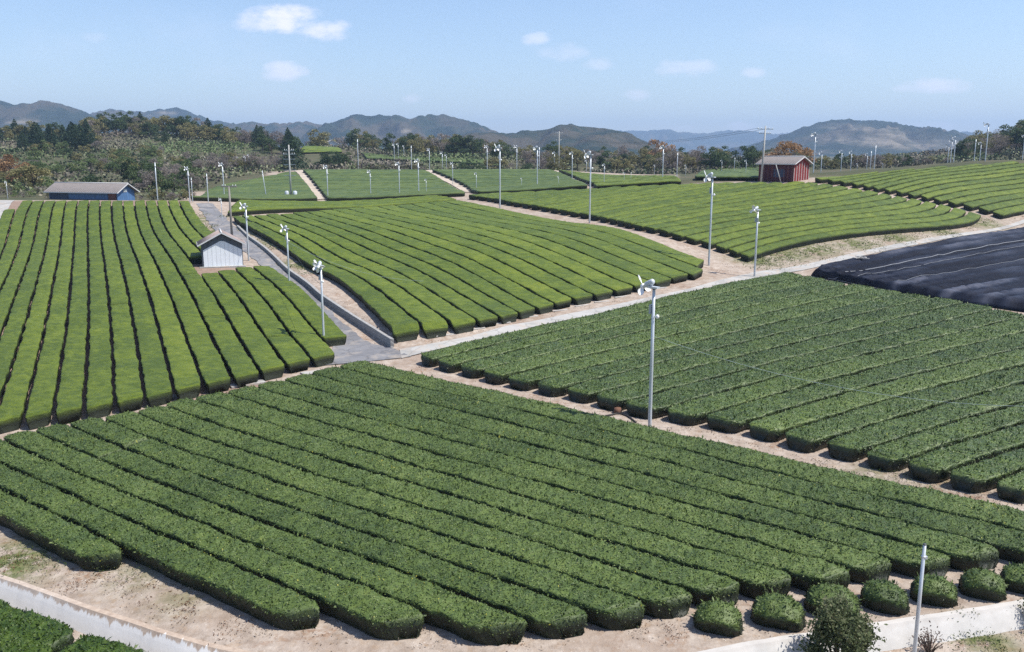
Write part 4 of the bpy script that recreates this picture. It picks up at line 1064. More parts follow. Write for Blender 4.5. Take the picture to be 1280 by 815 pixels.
# local frame: ridge along +y (towards the left end of the shed), gable at y=0
root.location = p1 + np.array([-math.sin(ang) * Wd / 2, math.cos(ang) * Wd / 2, 0])
gable_walls(root, Wd, Lg, he, hr, M['sheet_blue'], M['sheet_navy'])
gable_roof(root, Wd, Lg, he, hr, .6, M['roof_grey'])
mb = MB()
for i in range(7): mb.box((-Wd / 2 - .05 - .01 * (i % 2), 1.9 + i * 1.15, .1), (-Wd / 2 - .003, 1.9 + i * 1.15 + 1.12, he - .15))
mb.build('tarpaulin', M['sheet_blue'], root)
mb = MB(); mb.box((-Wd / 2 - .06, .25, 0), (-Wd / 2 - .004, 1.75, he - .2)); d_ = mb.build('door', M['door_brown'], root)
mb = MB(); mb.box((-.55, -.05, he - .15), (.25, -.003, he + .35)); wn = mb.build('window', M['roof_edge'], root)
mb = MB(); mb.box((-.47, -.062, he - .08), (.17, -.052, he + .28)); mb.build('pane', M['glass'], wn)
tag(root, 'long low shed with blue walls behind the left field', 'shed')
# red shed
pc = at_px(991.5, 228.0); D0 = pc[1]; pc = at_px(991.5, 228.0, D0); k = D0 / 1108.0
root = empty('red_shed', pc); Wd, Lg = 5.0, 6.4; yw = R(44)
gx_ = np.array([math.cos(yw), math.sin(yw)]); root.rotation_euler = (0, 0, yw)
root.location = pc + np.array([gx_[0] * Wd / 2, gx_[1] * Wd / 2, -.1])
he = 23.5 * k; hr = 31 * k
gable_walls(root, Wd, Lg, he, hr, M['red_boards'], M['red_shaded'])
gable_roof(root, Wd, Lg, he, hr, .45, M['roof_grey'])
mb = MB()
for i in range(7):
    x = -Wd / 2 + .06 + i * (Wd - .12) / 6; mb.box((x - .055, -.05, 0), (x + .055, -.003, he + (hr - he) * (1 - abs(x) / (Wd / 2)) - .12 - .55))
mb.build('battens', M['batten'], root)
mb = MB()
for i in range(9):
    y = .3 + i * (Lg - .6) / 8; mb.box((-Wd / 2 - .045, y - .05, 0), (-Wd / 2 - .003, y + .05, he - .1))
mb.build('side_battens', M['door_brown'], root)
mb = MB(); mb.box((-Wd / 2 - .03, 1.6, .9), (-Wd / 2 - .003, 3.6, 2.2)); mb.build('shutter', M['sheet_navy'], root)
tag(root, 'red boarded shed with a grey gabled roof on the upper right field', 'shed')
# far house among the trees
p = at_px(415, 186, 390); p[2] = float(Z(p[0], p[1])); root = empty('farm_house', p, .3); gable_walls(root, 6, 7, 3, 4.6, M['sheet_white'], M['sheet_white']); gable_roof(root, 6, 7, 3, 4.6, .5, M['roof_grey'])
tag(root, 'distant pale house half hidden by trees behind the knoll', 'house')

# ------------------------------------------------------------------ small things
M['bag'] = weathered('pale_green_bag', (.42, .68, .52), .15, .45, .4, 0, 4, None, .5)
p = P3(338, 469.5); mb = MB(); rg = np.random.default_rng(3)
th, ph = np.meshgrid(np.linspace(0, 2 * math.pi, 15)[:-1], np.linspace(.02, math.pi - .02, 9), indexing='ij')
r_ = 1 + .22 * rg.normal(size=th.shape) * np.sin(ph)
P = np.stack([.42 * r_ * np.sin(ph) * np.cos(th), .32 * r_ * np.sin(ph) * np.sin(th), .30 + .34 * r_ * np.cos(ph)], -1) + p
f = [[(i % 14) * 9 + j, ((i + 1) % 14) * 9 + j, ((i + 1) % 14) * 9 + j + 1, (i % 14) * 9 + j + 1][::-1] for i in range(14) for j in range(8)]
mb.add(P.reshape(-1, 3), f); tag(mb.build('sack', M['bag']), 'crumpled pale green sack on the track below the left field', 'sack')
M['hose'] = weathered('black_hose', (.04, .035, .035), .3, .6)
pts = [P3(*q_, .05) for q_ in [(757,520),(764,519),(770,516),(777,516.5),(784,519),(789,523),(795,528)]]
mb = MB(); mb.tube(smooth_line(np.array(pts), 1), .055, 6); tag(mb.build('hose', M['hose']), 'black hose lying on the earth track left of the nearest fan', 'hose')
p = P3(772, 516, 0); mb = MB(); mb.tube([p + np.array([0, 0, -.05]), p + np.array([0, 0, .3])], [.26, .2], 10); tag(mb.build('drum', M['rust']), 'rusty drum beside the black hose on the earth track', 'drum')
for j, (px, py) in enumerate([(556,419),(596,411),(628,404),(663,396),(700,388),(727,382),(752,377),(776,371),(825,360)]):
    p = P3(px, py, .03); mb = MB(); mb.box((-.75, -.07, -.02), (.75, .07, .05), .55 + .1 * math.sin(j * 3), p)
    tag(mb.build('plank', M['pale_wood']), f'pale plank on the earth below the middle field, {ordn(j)} from the left', 'plank', 'pale planks below the middle field')
for j, (px, py, w_) in enumerate([(206,497.5,1.0),(309,480,1.1),(390,466,.7)]):
    p = P3(px, py, .03); mb = MB(); mb.box((-w_, -.35, -.04), (w_, .35, .07), .6, p)
    tag(mb.build('concrete_slab', M['path_concrete']), f'pale concrete slab on the track above the nearest field, {["leftmost", "middle", "rightmost"][j]}', 'slab', 'concrete slabs on the track')
for j, (px, py) in enumerate([(385,776),(640,777),(720,770)]):
    p = P3(px, py + 2, .03); mb = MB(); mb.tube([p + np.array([-.12, 0, 0]), p + np.array([0, .02, .05]), p + np.array([.13, .05, 0])], [.03, .09, .03], 7)
    tag(mb.build('stone', M['pale_wood']), f'pale stone on the earth below the nearest field, {["leftmost", "middle", "rightmost"][j]} of three', 'stone', 'pale stones below the nearest field')
HAZE = 1.8e-4
# ------------------------------------------------------------------ trees
def leaf_mat(name, a, b, c, rough=.65):
    t = NT(name); at = t.attr(); obr = t.n('ShaderNodeObjectInfo').outputs['Random']
    v = t.math('ADD', at['Red'], t.math('MULTIPLY', t.math('SUBTRACT', obr, .5), .35), True)
    col = t.ramp(v, [(0.0, a), (.5, b), (1.0, c)])
    m = t.done(col, rough, .25); t.translucent(col, .35); return m
KIND = {
 'conifer': dict(mat=leaf_mat('conifer_needles', (0.015, 0.033, 0.020), (0.035, 0.065, 0.035), (0.075, 0.119, 0.056)), name='conifer_tree', word='dark conifer'),
 'dark':    dict(mat=leaf_mat('dark_leaves', (0.027, 0.050, 0.022), (0.062, 0.098, 0.040), (0.131, 0.169, 0.065)), name='broadleaf_tree', word='dark evergreen tree'),
 'olive':   dict(mat=leaf_mat('olive_leaves', (0.100, 0.100, 0.044), (0.206, 0.194, 0.085), (0.356, 0.319, 0.144)), name='broadleaf_tree', word='yellowish olive tree'),
 'fresh':   dict(mat=leaf_mat('fresh_leaves', (0.069, 0.106, 0.040), (0.138, 0.188, 0.073), (0.237, 0.281, 0.112)), name='broadleaf_tree', word='fresh green tree'),
 'bare':    dict(mat=leaf_mat('bare_twigs', (0.106, 0.090, 0.080), (0.213, 0.181, 0.160), (0.338, 0.294, 0.256)), name='bare_tree', word='leafless brownish tree'),
 'rust':    dict(mat=leaf_mat('rust_leaves', (0.163, 0.094, 0.048), (0.300, 0.181, 0.090), (0.438, 0.288, 0.156)), name='broadleaf_tree', word='rust coloured tree'),
}
M['bark'] = weathered('tree_bark', (.10, .08, .065), .3, .9, .1, 0, 3.0, (4, 4, .6))
def quads(P, size, rg, asp=.7, flat=0.0):
    K = len(P); u = rg.normal(size=(K, 3)); u[:, 2] *= (1 - flat); u /= np.linalg.norm(u, axis=1, keepdims=True)
    v = np.cross(u, rg.normal(size=(K, 3))); v /= np.linalg.norm(v, axis=1, keepdims=True)
    s = size * rg.uniform(.55, 1.3, K)[:, None]
    return np.stack([P - u * s * .5, P + v * s * asp * .5 + u * s * .05, P + u * s * .5, P - v * s * asp * .5 + u * s * .05], 1)
def crown(kind, seed, low=False):
    rg = np.random.default_rng(seed); Hh = 8.0; Q = []; A = []
    def put(P, size, base, asp=.7):
        q = quads(P, size, rg, asp); Q.append(q.reshape(-1, 3)); a = np.zeros((len(q), 3)); a[:, 0] = np.clip(base + rg.normal(0, .16, len(q)), 0, 1); A.append(np.repeat(a, 4, 0))
    if kind == 'conifer':
        n = 13
        for i in range(n):
            z = 1.0 + (Hh - 1.1) * i / (n - 1); r = 2.6 * (1 - (i / (n - 1)) ** 2.1) + .3
            m = int(26 + 76 * r)
            th = rg.random(m) * 2 * math.pi; rr = r * np.sqrt(rg.random(m)) * (1 + .22 * np.sin(th * 5 + i * 1.7))
            P = np.stack([rr * np.cos(th), rr * np.sin(th), z + .45 - rr * .32 + rg.normal(0, .16, m)], 1)
            put(P, .50, .30 + .35 * (rg.random()) , .5)
    else:
        nb = {'bare': 17, 'olive': 19, 'fresh': 18}.get(kind, 19)
        if low: nb = 9
        for i in range(nb):
            th = rg.random() * 2 * math.pi; rr = 3.1 * math.sqrt(rg.random()) if not low else 3.2 * math.sqrt(rg.random())
            zc = rg.uniform(1.3, 6.6 - 2.2 * (rr / 3.2) ** 2) if not low else rg.uniform(1.4, 4.3) * (1 - (rr / 4.6) ** 2)
            c = np.array([rr * math.cos(th), rr * math.sin(th), zc]); br = rg.uniform(.95, 1.6)
            m = int((46 if kind == 'bare' else 62) * br * br * 1.15)
            d = rg.normal(size=(m, 3)); d /= np.linalg.norm(d, axis=1, keepdims=True); d[:, 2] = np.where(d[:, 2] < -.35, -d[:, 2], d[:, 2])
            P = c + d * br * (rg.random(m)[:, None] ** .38) * np.array([1, 1, .78])
            P[:, 2] = np.maximum(P[:, 2], .15)
            put(P, .40 if kind != 'bare' else .60, rg.uniform(.22, .72), .75 if kind != 'bare' else .22)
    return np.concatenate(Q), np.concatenate(A)
def trunk(seed, kind):
    rg = np.random.default_rng(seed); mb = MB(); z1 = 6.8 if kind == 'conifer' else 4.6
    bend = rg.normal(0, .25, 2)
    mb.tube([(0, 0, -.6), (0, 0, .2), (bend[0] * .5, bend[1] * .5, z1 * .5), (bend[0], bend[1], z1)], [.34, .25, .17, .05], 7)
    if kind != 'conifer':
        for k in range(5):
            th = k * 1.26 + rg.random(); z = rg.uniform(1.0, 2.6); r = rg.uniform(1.4, 2.4)
            mb.tube([(bend[0] * z / z1, bend[1] * z / z1, z), (r * .5 * math.cos(th), r * .5 * math.sin(th), z + 1.0), (r * math.cos(th), r * math.sin(th), z + 2.3)], [.13, .09, .03], 5)
    return mb
VAR = {}
def tree_proto(kind, v, low):
    key = (kind, v, low)
    if key not in VAR:
        K = KIND[kind]; root = empty('shrub' if low else K['name'])
        P, A = crown(kind, 1000 + hash(kind) % 7 * 0 + sum(map(ord, kind)) + v * 17 + low, low); n = len(P) // 4
        new_obj('crown', P, np.arange(n * 4), np.full(n, 4), K['mat'], root, attr=A, smooth=np.zeros(n))
        if low:
            mb = MB(); mb.tube([(0, 0, -.4), (.2, .1, 2.2)], [.2, .05], 5); mb.tube([(0, 0, -.2), (-.8, .4, 2.0)], [.14, .04], 5); mb.build('stem', M['bark'], root)
        else: trunk(55 + v, kind).build('trunk', M['bark'], root)
        VAR[key] = [root, False]
    r = VAR[key]
    if not r[1]: r[1] = True; return r[0]
    return copy_tree(r[0])
rt = np.random.default_rng(21)
def blocked(x, y): return False
def cluster(n, px, D, kinds, h, place, low=False, group=None, dens_low=None):
    """kinds: {kind: weight}; px, D: ranges or a function of a random number"""
    items = []; tries = 0; pts = []
    names = list(kinds); wts = np.array([kinds[k] for k in names], float); wts /= wts.sum()
    while len(items) < n and tries < n * 40:
        tries += 1
        x_ = rt.uniform(*px); d_ = D(x_) if callable(D) else rt.uniform(*D)
        if isinstance(d_, tuple): d_ = rt.uniform(*d_)
        kx, _ = slopes(x_, 190); X = kx * d_
        hh = rt.uniform(*h)
        if any((X - a) ** 2 + (d_ - b) ** 2 < (.36 * (hh + c) * .5) ** 2 for a, b, c in pts): continue
        pts.append((X, d_, hh)); items.append((x_, X, d_, hh, names[rt.choice(len(names), p=wts)]))
    for k in names:
        sub = sorted([i for i in items if i[4] == k])
        for j, (x_, X, d_, hh, _) in enumerate(sub):
            tree(k, X, d_, hh, (KIND[k]['word'].replace('tree', 'shrub') if low else KIND[k]['word']) + f' {place}, {ordn(j)} from left' if len(sub) > 1 else 'the only ' + (KIND[k]['word'].replace('tree', 'shrub') if low else KIND[k]['word']) + f' {place}',
                 low, group or ('shrubs ' if low else 'trees ') + place)
def tree(kind, X, d_, hh, label, low=False, group=None, wide=1.0):
    o = tree_proto(kind, int(rt.integers(0, 3)), low)
    s_ = hh / (8.0 if not low else 5.2); o.location = (X, d_, float(Z(X, d_)) - .1); o.scale = (s_ * wide * rt.uniform(.9, 1.15), s_ * wide * rt.uniform(.9, 1.15), s_); o.rotation_euler = (0, 0, rt.uniform(0, 6.28))
    tag(o, label, 'shrub' if low else 'tree', group)
def one(kind, px, D, hh, label, low=False, wide=1.0):
    kx, _ = slopes(px, 190); tree(kind, kx * D, D, hh, label, low, None, wide)
# left hill
cluster(15, (28, 112), (296, 326), {'conifer': 1}, (6, 8.8), 'in the dark clump on the left hill')
cluster(52, (112, 332), lambda x: (366, 402), {'dark': 2.4, 'olive': 2.8, 'bare': 1.2, 'conifer': .5}, (8, 11), 'on the left hill crest')
cluster(12, (-8, 120), (330, 372), {'dark': 2, 'conifer': 1, 'olive': 1}, (7, 10), 'on the far left crest')
cluster(30, (-10, 215), (205, 295), {'bare': 2, 'olive': 2, 'dark': .6, 'fresh': 4}, (3.4, 5.6), 'on the slope behind the blue shed')
cluster(30, (-10, 235), (185, 300), {'bare': 2, 'olive': 2, 'dark': .8, 'fresh': 3}, (2.6, 4.6), 'on the slope behind the blue shed', True)
cluster(12, (165, 238), (172, 205), {'bare': 2, 'olive': 1.5, 'dark': 1.2}, (4.5, 7), 'between the blue shed and the road head')
cluster(24, (222, 362), lambda x: (222 + (x - 222) * .12, 280 + (x - 222) * .2), {'bare': 4, 'dark': .7, 'olive': .8}, (3.6, 6), 'behind the left hill field')
cluster(18, (185, 335), (300, 352), {'fresh': 4, 'dark': 1}, (1.6, 3.0), 'on the green slope below the left crest', True)
one('rust', 15, 190, 8.0, 'big rust red tree left of the blue shed', False, 1.1)
one('olive', 38, 180, 6.6, 'broad yellowish tree between the rust red tree and the blue shed', False, 1.35)
one('dark', 203, 345, 6.0, 'lone dark round tree on the green slope of the left hill', False, 1.1)
cluster(14, (-12, 62), (156, 178), {'olive': 2, 'bare': 2, 'fresh': 2}, (1.4, 2.8), 'left of the blue shed', True)
cluster(14, (160, 236), (157, 172), {'olive': 2, 'bare': 2, 'dark': 1}, (1.3, 2.6), 'right of the blue shed', True)
# middle
cluster(12, (322, 372), (300, 390), {'bare': 2, 'dark': 1.5, 'conifer': 1}, (5, 8), 'left of the knoll')
one('conifer', 366, 250, 8.5, 'dark pointed conifer right behind the transformer pole', False, 1.3)
cluster(6, (405, 437), (262, 285), {'dark': 1}, (4.8, 7), 'at the foot of the knoll')
cluster(10, (376, 470), (372, 420), {'olive': 1.6, 'dark': 1.2, 'bare': 1}, (7, 11), 'behind the knoll')
cluster(24, (438, 530), (244, 268), {'bare': 2, 'olive': 2, 'fresh': 1}, (1.4, 2.6), 'on the bank behind the central far field', True)
cluster(28, (488, 622), (338, 400), {'olive': 2.4, 'bare': 1.6, 'dark': .8}, (7, 11), 'in the belt behind the second pale track')
cluster(8, (572, 622), (262, 285), {'dark': 1}, (3.6, 5.5), 'in the low dark row behind the right central field')
cluster(30, (618, 790), (275, 345), {'bare': 2.4, 'dark': 1.2, 'olive': 1.2}, (5, 8), 'in the belt behind the third pale track')
one('olive', 693, 246, 6.6, 'spreading yellowish bush tree at the head of the third pale track', False, 1.25)
cluster(26, (780, 905), (262, 330), {'olive': 2, 'bare': 2, 'dark': 1}, (6, 9), 'behind the small far field')
one('rust', 826, 300, 11.5, 'tall rust coloured tree rising over the belt left of the red shed', False, 1.0)
cluster(6, (888, 945), (262, 285), {'dark': 1}, (7, 9), 'in the dark group left of the red shed')
cluster(10, (940, 1016), (245, 280), {'bare': 1.4, 'olive': 1.2, 'dark': .6}, (6, 8.5), 'right behind the red shed')
one('rust', 989, 222, 10.5, 'large round rust coloured tree behind the red shed', False, 1.25)
cluster(22, (1020, 1135), (240, 300), {'dark': 1.6, 'olive': 1.6, 'bare': 1}, (2.6, 5.0), 'behind the pole cluster on the right')
cluster(28, (1120, 1240), (245, 320), {'bare': 2, 'olive': 2, 'dark': .7}, (1.6, 3.0), 'on the rising slope at the right', True)
cluster(24, (1205, 1300), (270, 345), {'bare': 1.6, 'olive': 1.4, 'dark': 1.6}, (7, 11), 'on the wooded hill at the right edge')
# undergrowth on the wooded ground
def scrub():
    rg = np.random.default_rng(5); K = 118000
    D = 156 + (430 - 156) * rg.random(K) ** .8; px = rg.uniform(-150, 1420, K); kx, _ = slopes(px, 190); X = kx * D
    ok = np.where(px < 370, D > np.interp(px, [-150, 60, 64, 160, 164, 232, 242, 280, 340, 366], [157, 160, 172, 172, 158, 158, 186, 210, 221, 231]), D > 243 + 0 * D)
    ok &= ~((px > 366) & (px < 432) & (D > 296) & (D < 345)) & ~((px > 366) & (px < 380) & (D < 262)) & ~((px > 866) & (px < 1000) & (D < 250)) & ~((px > 345) & (px < 372) & (D > 235))
    X, D = X[ok], D[ok]; n = fbm(X * .06, D * .06, 9, 4); keep = n > -.28; X, D, n = X[keep], D[keep], n[keep]
    h = rg.random(len(X)) ** 1.5 * (1.6 + 1.4 * np.clip(n, 0, 1))
    P = np.stack([X, D, Z(X, D) + h], 1); q = quads(P, .78, rg, .7)
    a = np.zeros((len(P), 3)); a[:, 0] = np.clip(.45 + .9 * fbm(X * .11, D * .11, 14, 3) + rg.normal(0, .14, len(P)), 0, 1); a[:, 1] = np.clip(.5 + 1.6 * fbm(X * .05, D * .05, 19, 3), 0, 1)
    pxs = X / D * 1108 + 640; gs = sst(180, 200, pxs) * sst(345, 325, pxs) * sst(292, 304, D) * sst(362, 350, D)
    a[:, 1] *= 1 - gs; a[:, 0] = np.clip(a[:, 0] * (1 - gs) + gs * (.62 + rg.normal(0, .12, len(P))), 0, 1)
    t = NT('scrub_leaves'); at = t.attr()
    c1 = t.ramp(at['Red'], [(0, (.055, .075, .034)), (.5, (.108, .148, .060)), (1, (.185, .230, .100))]); c2 = t.ramp(at['Red'], [(0, (.080, .068, .056)), (.5, (.165, .140, .112)), (1, (.26, .225, .175))])
    m = t.done(t.mix(at['Green'], c1, c2), .7, .2); N = len(P)
    o = new_obj('hillside_scrub', q.reshape(-1, 3), np.arange(N * 4), np.full(N, 4), m, attr=np.repeat(a, 4, 0), smooth=np.zeros(N))
    tag(o, 'mixed green and brown scrub covering the far slopes', 'scrub', kind='stuff')
scrub()

# ------------------------------------------------------------------ plants near the wall
def small_plant(name, px, py, h, w, kind, label, n=420, seed=0, leaf=.11):
    rg = np.random.default_rng(seed); p = P3(px, py); root = empty(name, p); mb = MB(); tips = []
    for k in range(16):
        th = rg.random() * 6.28; r = w * math.sqrt(rg.random()); z = h * (1 - .5 * (r / w) ** 2) * rg.uniform(.75, 1.05)
        a = np.array((0, 0, -.1)); b = np.array((r * .45 * math.cos(th), r * .45 * math.sin(th), z * .55)); c = np.array((r * math.cos(th), r * math.sin(th), z)); mb.tube([a, b, c], [.03, .02, .007], 5); tips += [(b, c)]
    mb.build('stems', M['bark'], root); P = []
    for i in range(n):
        b, c = tips[rg.integers(len(tips))]; t_ = rg.random() ** .7; P.append(b * (1 - t_) + c * t_ + rg.normal(0, .17 * w, 3))
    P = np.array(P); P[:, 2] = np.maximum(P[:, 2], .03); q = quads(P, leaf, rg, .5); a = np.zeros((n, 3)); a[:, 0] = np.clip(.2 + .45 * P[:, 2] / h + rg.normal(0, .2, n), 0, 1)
    new_obj('foliage', q.reshape(-1, 3), np.arange(n * 4), np.full(n, 4), M[kind], root, attr=np.repeat(a, 4, 0), smooth=np.zeros(n))
    tag(root, label, 'bush'); return root
M['bush_dark'] = leaf_mat('bush_leaves', (.045, .066, .026), (.110, .135, .060), (.23, .22, .13))
M['twig_pink'] = leaf_mat('twig_leaves', (.06, .03, .03), (.15, .10, .08), (.30, .22, .18))
M['weed'] = leaf_mat('weed_leaves', (.03, .05, .012), (.075, .115, .025), (.16, .19, .06))
small_plant('wild_bush', 1047, 842, 2.45, 1.0, 'bush_dark', 'bushy wild shrub with brownish top in front of the lower right wall', 9000, 1, .13)
small_plant('wild_bush', 1162, 818, .95, .5, 'twig_pink', 'thin reddish twiggy shrub beside the pole at lower right', 260, 2, .09)
small_plant('wild_bush', 1290, 782, 1.0, .55, 'bush_dark', 'dark shrub at the right edge before the wall', 700, 3, .10)
def tufts(name, spots, rad, per, mat, size, label, cat, seed, hgt=.22):
    rg = np.random.default_rng(seed); P = []
    for px, py in spots:
        p = P3(px, py); th = rg.random(per) * 6.28; r = rad * np.sqrt(rg.random(per)); X = p[0] + r * np.cos(th); Y = p[1] + r * np.sin(th)
        k = fbm(X * 1.7, Y * 1.7, seed, 3) > -.12; X, Y = X[k], Y[k]; P.append(np.stack([X, Y, Z(X, Y) + rg.random(len(X)) * hgt], 1))
    P = np.concatenate(P); n = len(P); q = quads(P, size, rg, .35); a = np.zeros((n, 3)); a[:, 0] = np.clip(.5 + rg.normal(0, .25, n), 0, 1)
    o = new_obj(name, q.reshape(-1, 3), np.arange(n * 4), np.full(n, 4), M[mat], attr=np.repeat(a, 4, 0), smooth=np.zeros(n)); tag(o, label, cat, kind='stuff')
M['dry'] = leaf_mat('dry_stalks', (.16, .11, .075), (.32, .25, .18), (.52, .44, .35))
M['dry_red'] = leaf_mat('dry_red_leaves', (.08, .035, .02), (.17, .085, .05), (.30, .20, .12))
tufts('weeds', [(945,327),(965,323),(990,317),(1015,313),(1045,308),(1080,302),(1110,297),(1140,292),(1170,287),(1200,282),(1228,278),(1270,268),(955,334),(985,329),(1030,320),(1085,310),(1130,302),(1180,292)], 2.6, 260, 'weed', .22, 'green weeds on the verge below the upper right field', 'weeds', 11)
tufts('weeds', [(310,285),(330,299),(345,309),(322,290),(372,336),(382,341),(252,268),(262,283),(268,293),(285,272)], 1.5, 200, 'weed', .2, 'green weeds on the verge beside the tarmac road', 'weeds', 12)
tufts('weeds', [(5,700),(15,690),(30,700),(10,712),(130,708),(170,722),(60,712),(1200,801),(1215,797),(1235,803),(1270,806),(1255,812),(1110,592),(1135,600),(1160,598),(925,510),(1000,536),(780,343),(1030,585)], .8, 130, 'weed', .09, 'small green weeds scattered on the bare earth', 'weeds', 13)
tufts('dry_grass', [(20,705),(45,715),(75,725),(100,728),(140,728),(165,733),(185,745),(215,758),(240,766),(70,700),(190,760),(300,788),(330,780),(160,715),(290,790),(225,745),(400,800),(520,803),(545,805),(680,795),(820,790),(1010,782),(1180,790),(1250,785),(1130,802)], 1.0, 60, 'dry', .10, 'dry pale grass and stalks on the earth above the wall', 'dry grass', 14, .1)
tufts('dry_leaves', [(18,700),(28,708),(95,726),(102,729),(175,742),(195,748),(225,762),(292,787),(222,768),(812,789),(825,791),(640,800)], .7, 110, 'dry_red', .09, 'reddish dead leaves on the earth above the wall', 'dead leaves', 15, .06)

# ------------------------------------------------------------------ mountains
def mountain_mat(name, dark, mid, brown, bare):
    t = NT(name); a = t.attr()
    n1 = t.noise(.0045, 5, .65); n2 = t.noise(.05, 4, .7)
    c = t.ramp(n1, [(.38, dark), (.5, mid), (.60, brown)])
    c = t.mix(t.math('MULTIPLY', n2, .75), c, tuple(x * .3 for x in dark))
    st = t.ramp(t.noise(.012, 4, .6, sc3=(1, 1, 6)), [(.42, 0.0), (.58, 1.0)])
    c = t.mix(t.math('MULTIPLY', a['Blue'], t.math('ADD', t.math('MULTIPLY', st, .6), .4)), c, bare)
    t.bump(n2, 1.0, 9.0)
    return t.done(c, .9, .05)
M['mount'] = mountain_mat('mountain_forest', (.014, .028, .022), (.030, .048, .034), (.105, .088, .062), (.20, .17, .13))
def mountain(crest, D, label, seed, base=4.0, front=600., back=500., rough=1.0, bare=(), res=5.0, spur=1.0):
    cx = np.array([c[0] for c in crest], float); cy = np.array([c[1] for c in crest], float)
    px = np.linspace(cx[0], cx[-1], int((cx[-1] - cx[0]) * D / 1108 / res)); kx, _ = slopes(px, 190); _, kz = slopes(px, np.interp(px, cx, cy))
    x = kx * D; zc = CAMZ + kz * D
    k = max(3, int(16 / res)); zc = np.convolve(np.pad(zc, k, 'edge'), np.ones(2 * k + 1) / (2 * k + 1), 'valid')
    zc = zc + D * .0016 * fbm(x / 55, x * 0 + seed, seed + 20, 3) * rough
    v = np.concatenate([np.linspace(-front, 0, int(front / res / 1.3)), np.linspace(res * 2, back, 14)])
    Xg, Vg = np.meshgrid(x, v, indexing='ij'); Yg = D + Vg
    prof = np.where(Vg < 0, sst(-front * 1.05, front * .28, Vg) / sst(-front * 1.05, front * .28, np.array(0.)), 1 - sst(0, back, Vg))
    q = fbm(Xg / 190, Yg / 260, seed, 5); fade = np.clip(-Vg / front * 3.0, 0, 1) ** .8
    hgt = (zc - base)[:, None]
    gul = 1 - np.abs(fbm((Xg + 120 * fbm(Xg / 300, Yg / 300, seed + 5, 2)) / 150, Yg / 420, seed + 3, 4)) * 2
    Zg = base + hgt * prof * (1 + fade * .42 * rough * q) + fade * prof * hgt * .75 * spur * (gul - .6) + 7.0 * rough * (D / 2500) * fbm(Xg / 16, Yg / 16, seed + 7, 2) * np.clip(prof * 2, 0, 1)
    Zg = np.where(Vg <= -front + 1, base - 8, Zg); Zg = np.where(Vg >= back - 1, base - 8, Zg)
    at = np.zeros(Xg.shape + (3,))
    PX = px[:, None]; PYg = 407.5 - 1108 * np.tan(np.arctan2(Zg - CAMZ, Yg) + PITCH)
    for bx, by, rx, ry in bare: at[..., 2] = np.maximum(at[..., 2], np.exp(-(((PX - bx) / rx) ** 2 + ((PYg - by) / ry) ** 2) ** 2))
    qf = grid_faces(len(x), len(v))
    o = new_obj('hills', np.stack([Xg, Yg, Zg], -1).reshape(-1, 3), qf.ravel(), np.full(len(qf), 4), M['mount'], attr=at.reshape(-1, 3), smooth=np.ones(len(qf)))
    tag(o, label, 'hills', kind='structure')
mountain([(-120,140),(-40,126),(0,126),(25,132),(42,130),(66,127),(88,133),(110,143),(130,153),(160,162),(200,168),(260,178)], 2300, 'wooded ridge on the left skyline', 1, bare=[(75,152,14,3)])
mountain([(60,175),(110,158),(130,148),(152,141),(172,138),(190,143),(205,140),(236,137),(252,145),(272,152),(300,158),(330,166),(370,178)], 3300, 'second blue ridge behind the left hill', 2, front=800, bare=[(225,142,14,3)], res=7)
mountain([(230,172),(280,160),(310,154),(340,156),(362,154),(378,151),(395,156),(412,160),(440,168),(470,178)], 2900, 'blue ridge left of the central mountain', 3, front=700, res=7)
mountain([(370,182),(395,164),(412,157),(430,150),(452,145),(475,143),(490,146),(510,150),(525,152),(545,147.5),(562,147),(582,150),(600,158),(620,166),(650,180)], 2400, 'central wooded mountain with two broad humps', 4, bare=[(515,164,10,3)])
mountain([(540,188),(575,170),(610,164),(640,166),(662,163),(680,162),(700,156.5),(722,158),(745,160),(762,161),(778,168),(800,180),(830,190)], 1500, 'nearer wooded ridge right of the centre', 5, front=480, res=4, bare=[])
mountain([(690,178),(740,166),(775,163),(800,165),(820,162.5),(845,166),(870,168),(895,165),(920,163),(945,166),(965,169),(990,165),(1040,168),(1090,175)], 6500, 'pale blue far ridge right of the centre', 6, front=1500, res=16, rough=.6)
mountain([(925,186),(960,176),(985,168),(1005,160),(1020,153),(1035,149.5),(1050,149.5),(1075,151),(1098,150),(1112,154),(1135,160),(1160,165),(1185,167),(1210,172),(1240,182),(1280,190)], 2600, 'broad mountain at right with pale terraced clearings', 7, front=800, res=6, bare=[(1045,160,26,5),(1062,170,32,7),(1085,182,34,8),(1020,178,26,9),(1110,192,30,6)])
mountain([(1120,180),(1165,172),(1190,166),(1215,165.5),(1235,170),(1260,172),(1320,165),(1400,160)], 5200, 'pale far ridge behind the right hill', 8, front=1200, res=14, rough=.6)

# ------------------------------------------------------------------ haze
t = bpy.data.materials.new('thin_air'); t.use_nodes = True; tn = t.node_tree; tn.nodes.clear()
out = tn.nodes.new('ShaderNodeOutputMaterial'); pv = tn.nodes.new('ShaderNodeVolumePrincipled'); tn.links.new(pv.outputs['Volume'], out.inputs['Volume'])
pv.inputs['Color'].default_value = (.50, .70, 1.0, 1); pv.inputs['Density'].default_value = HAZE; pv.inputs['Anisotropy'].default_value = .1
mb = MB(); mb.box((-7200, -420, -12), (7200, 9400, 330)); o = mb.build('haze', t); tag(o, 'thin blue haze over the far hills', 'haze', kind='stuff')

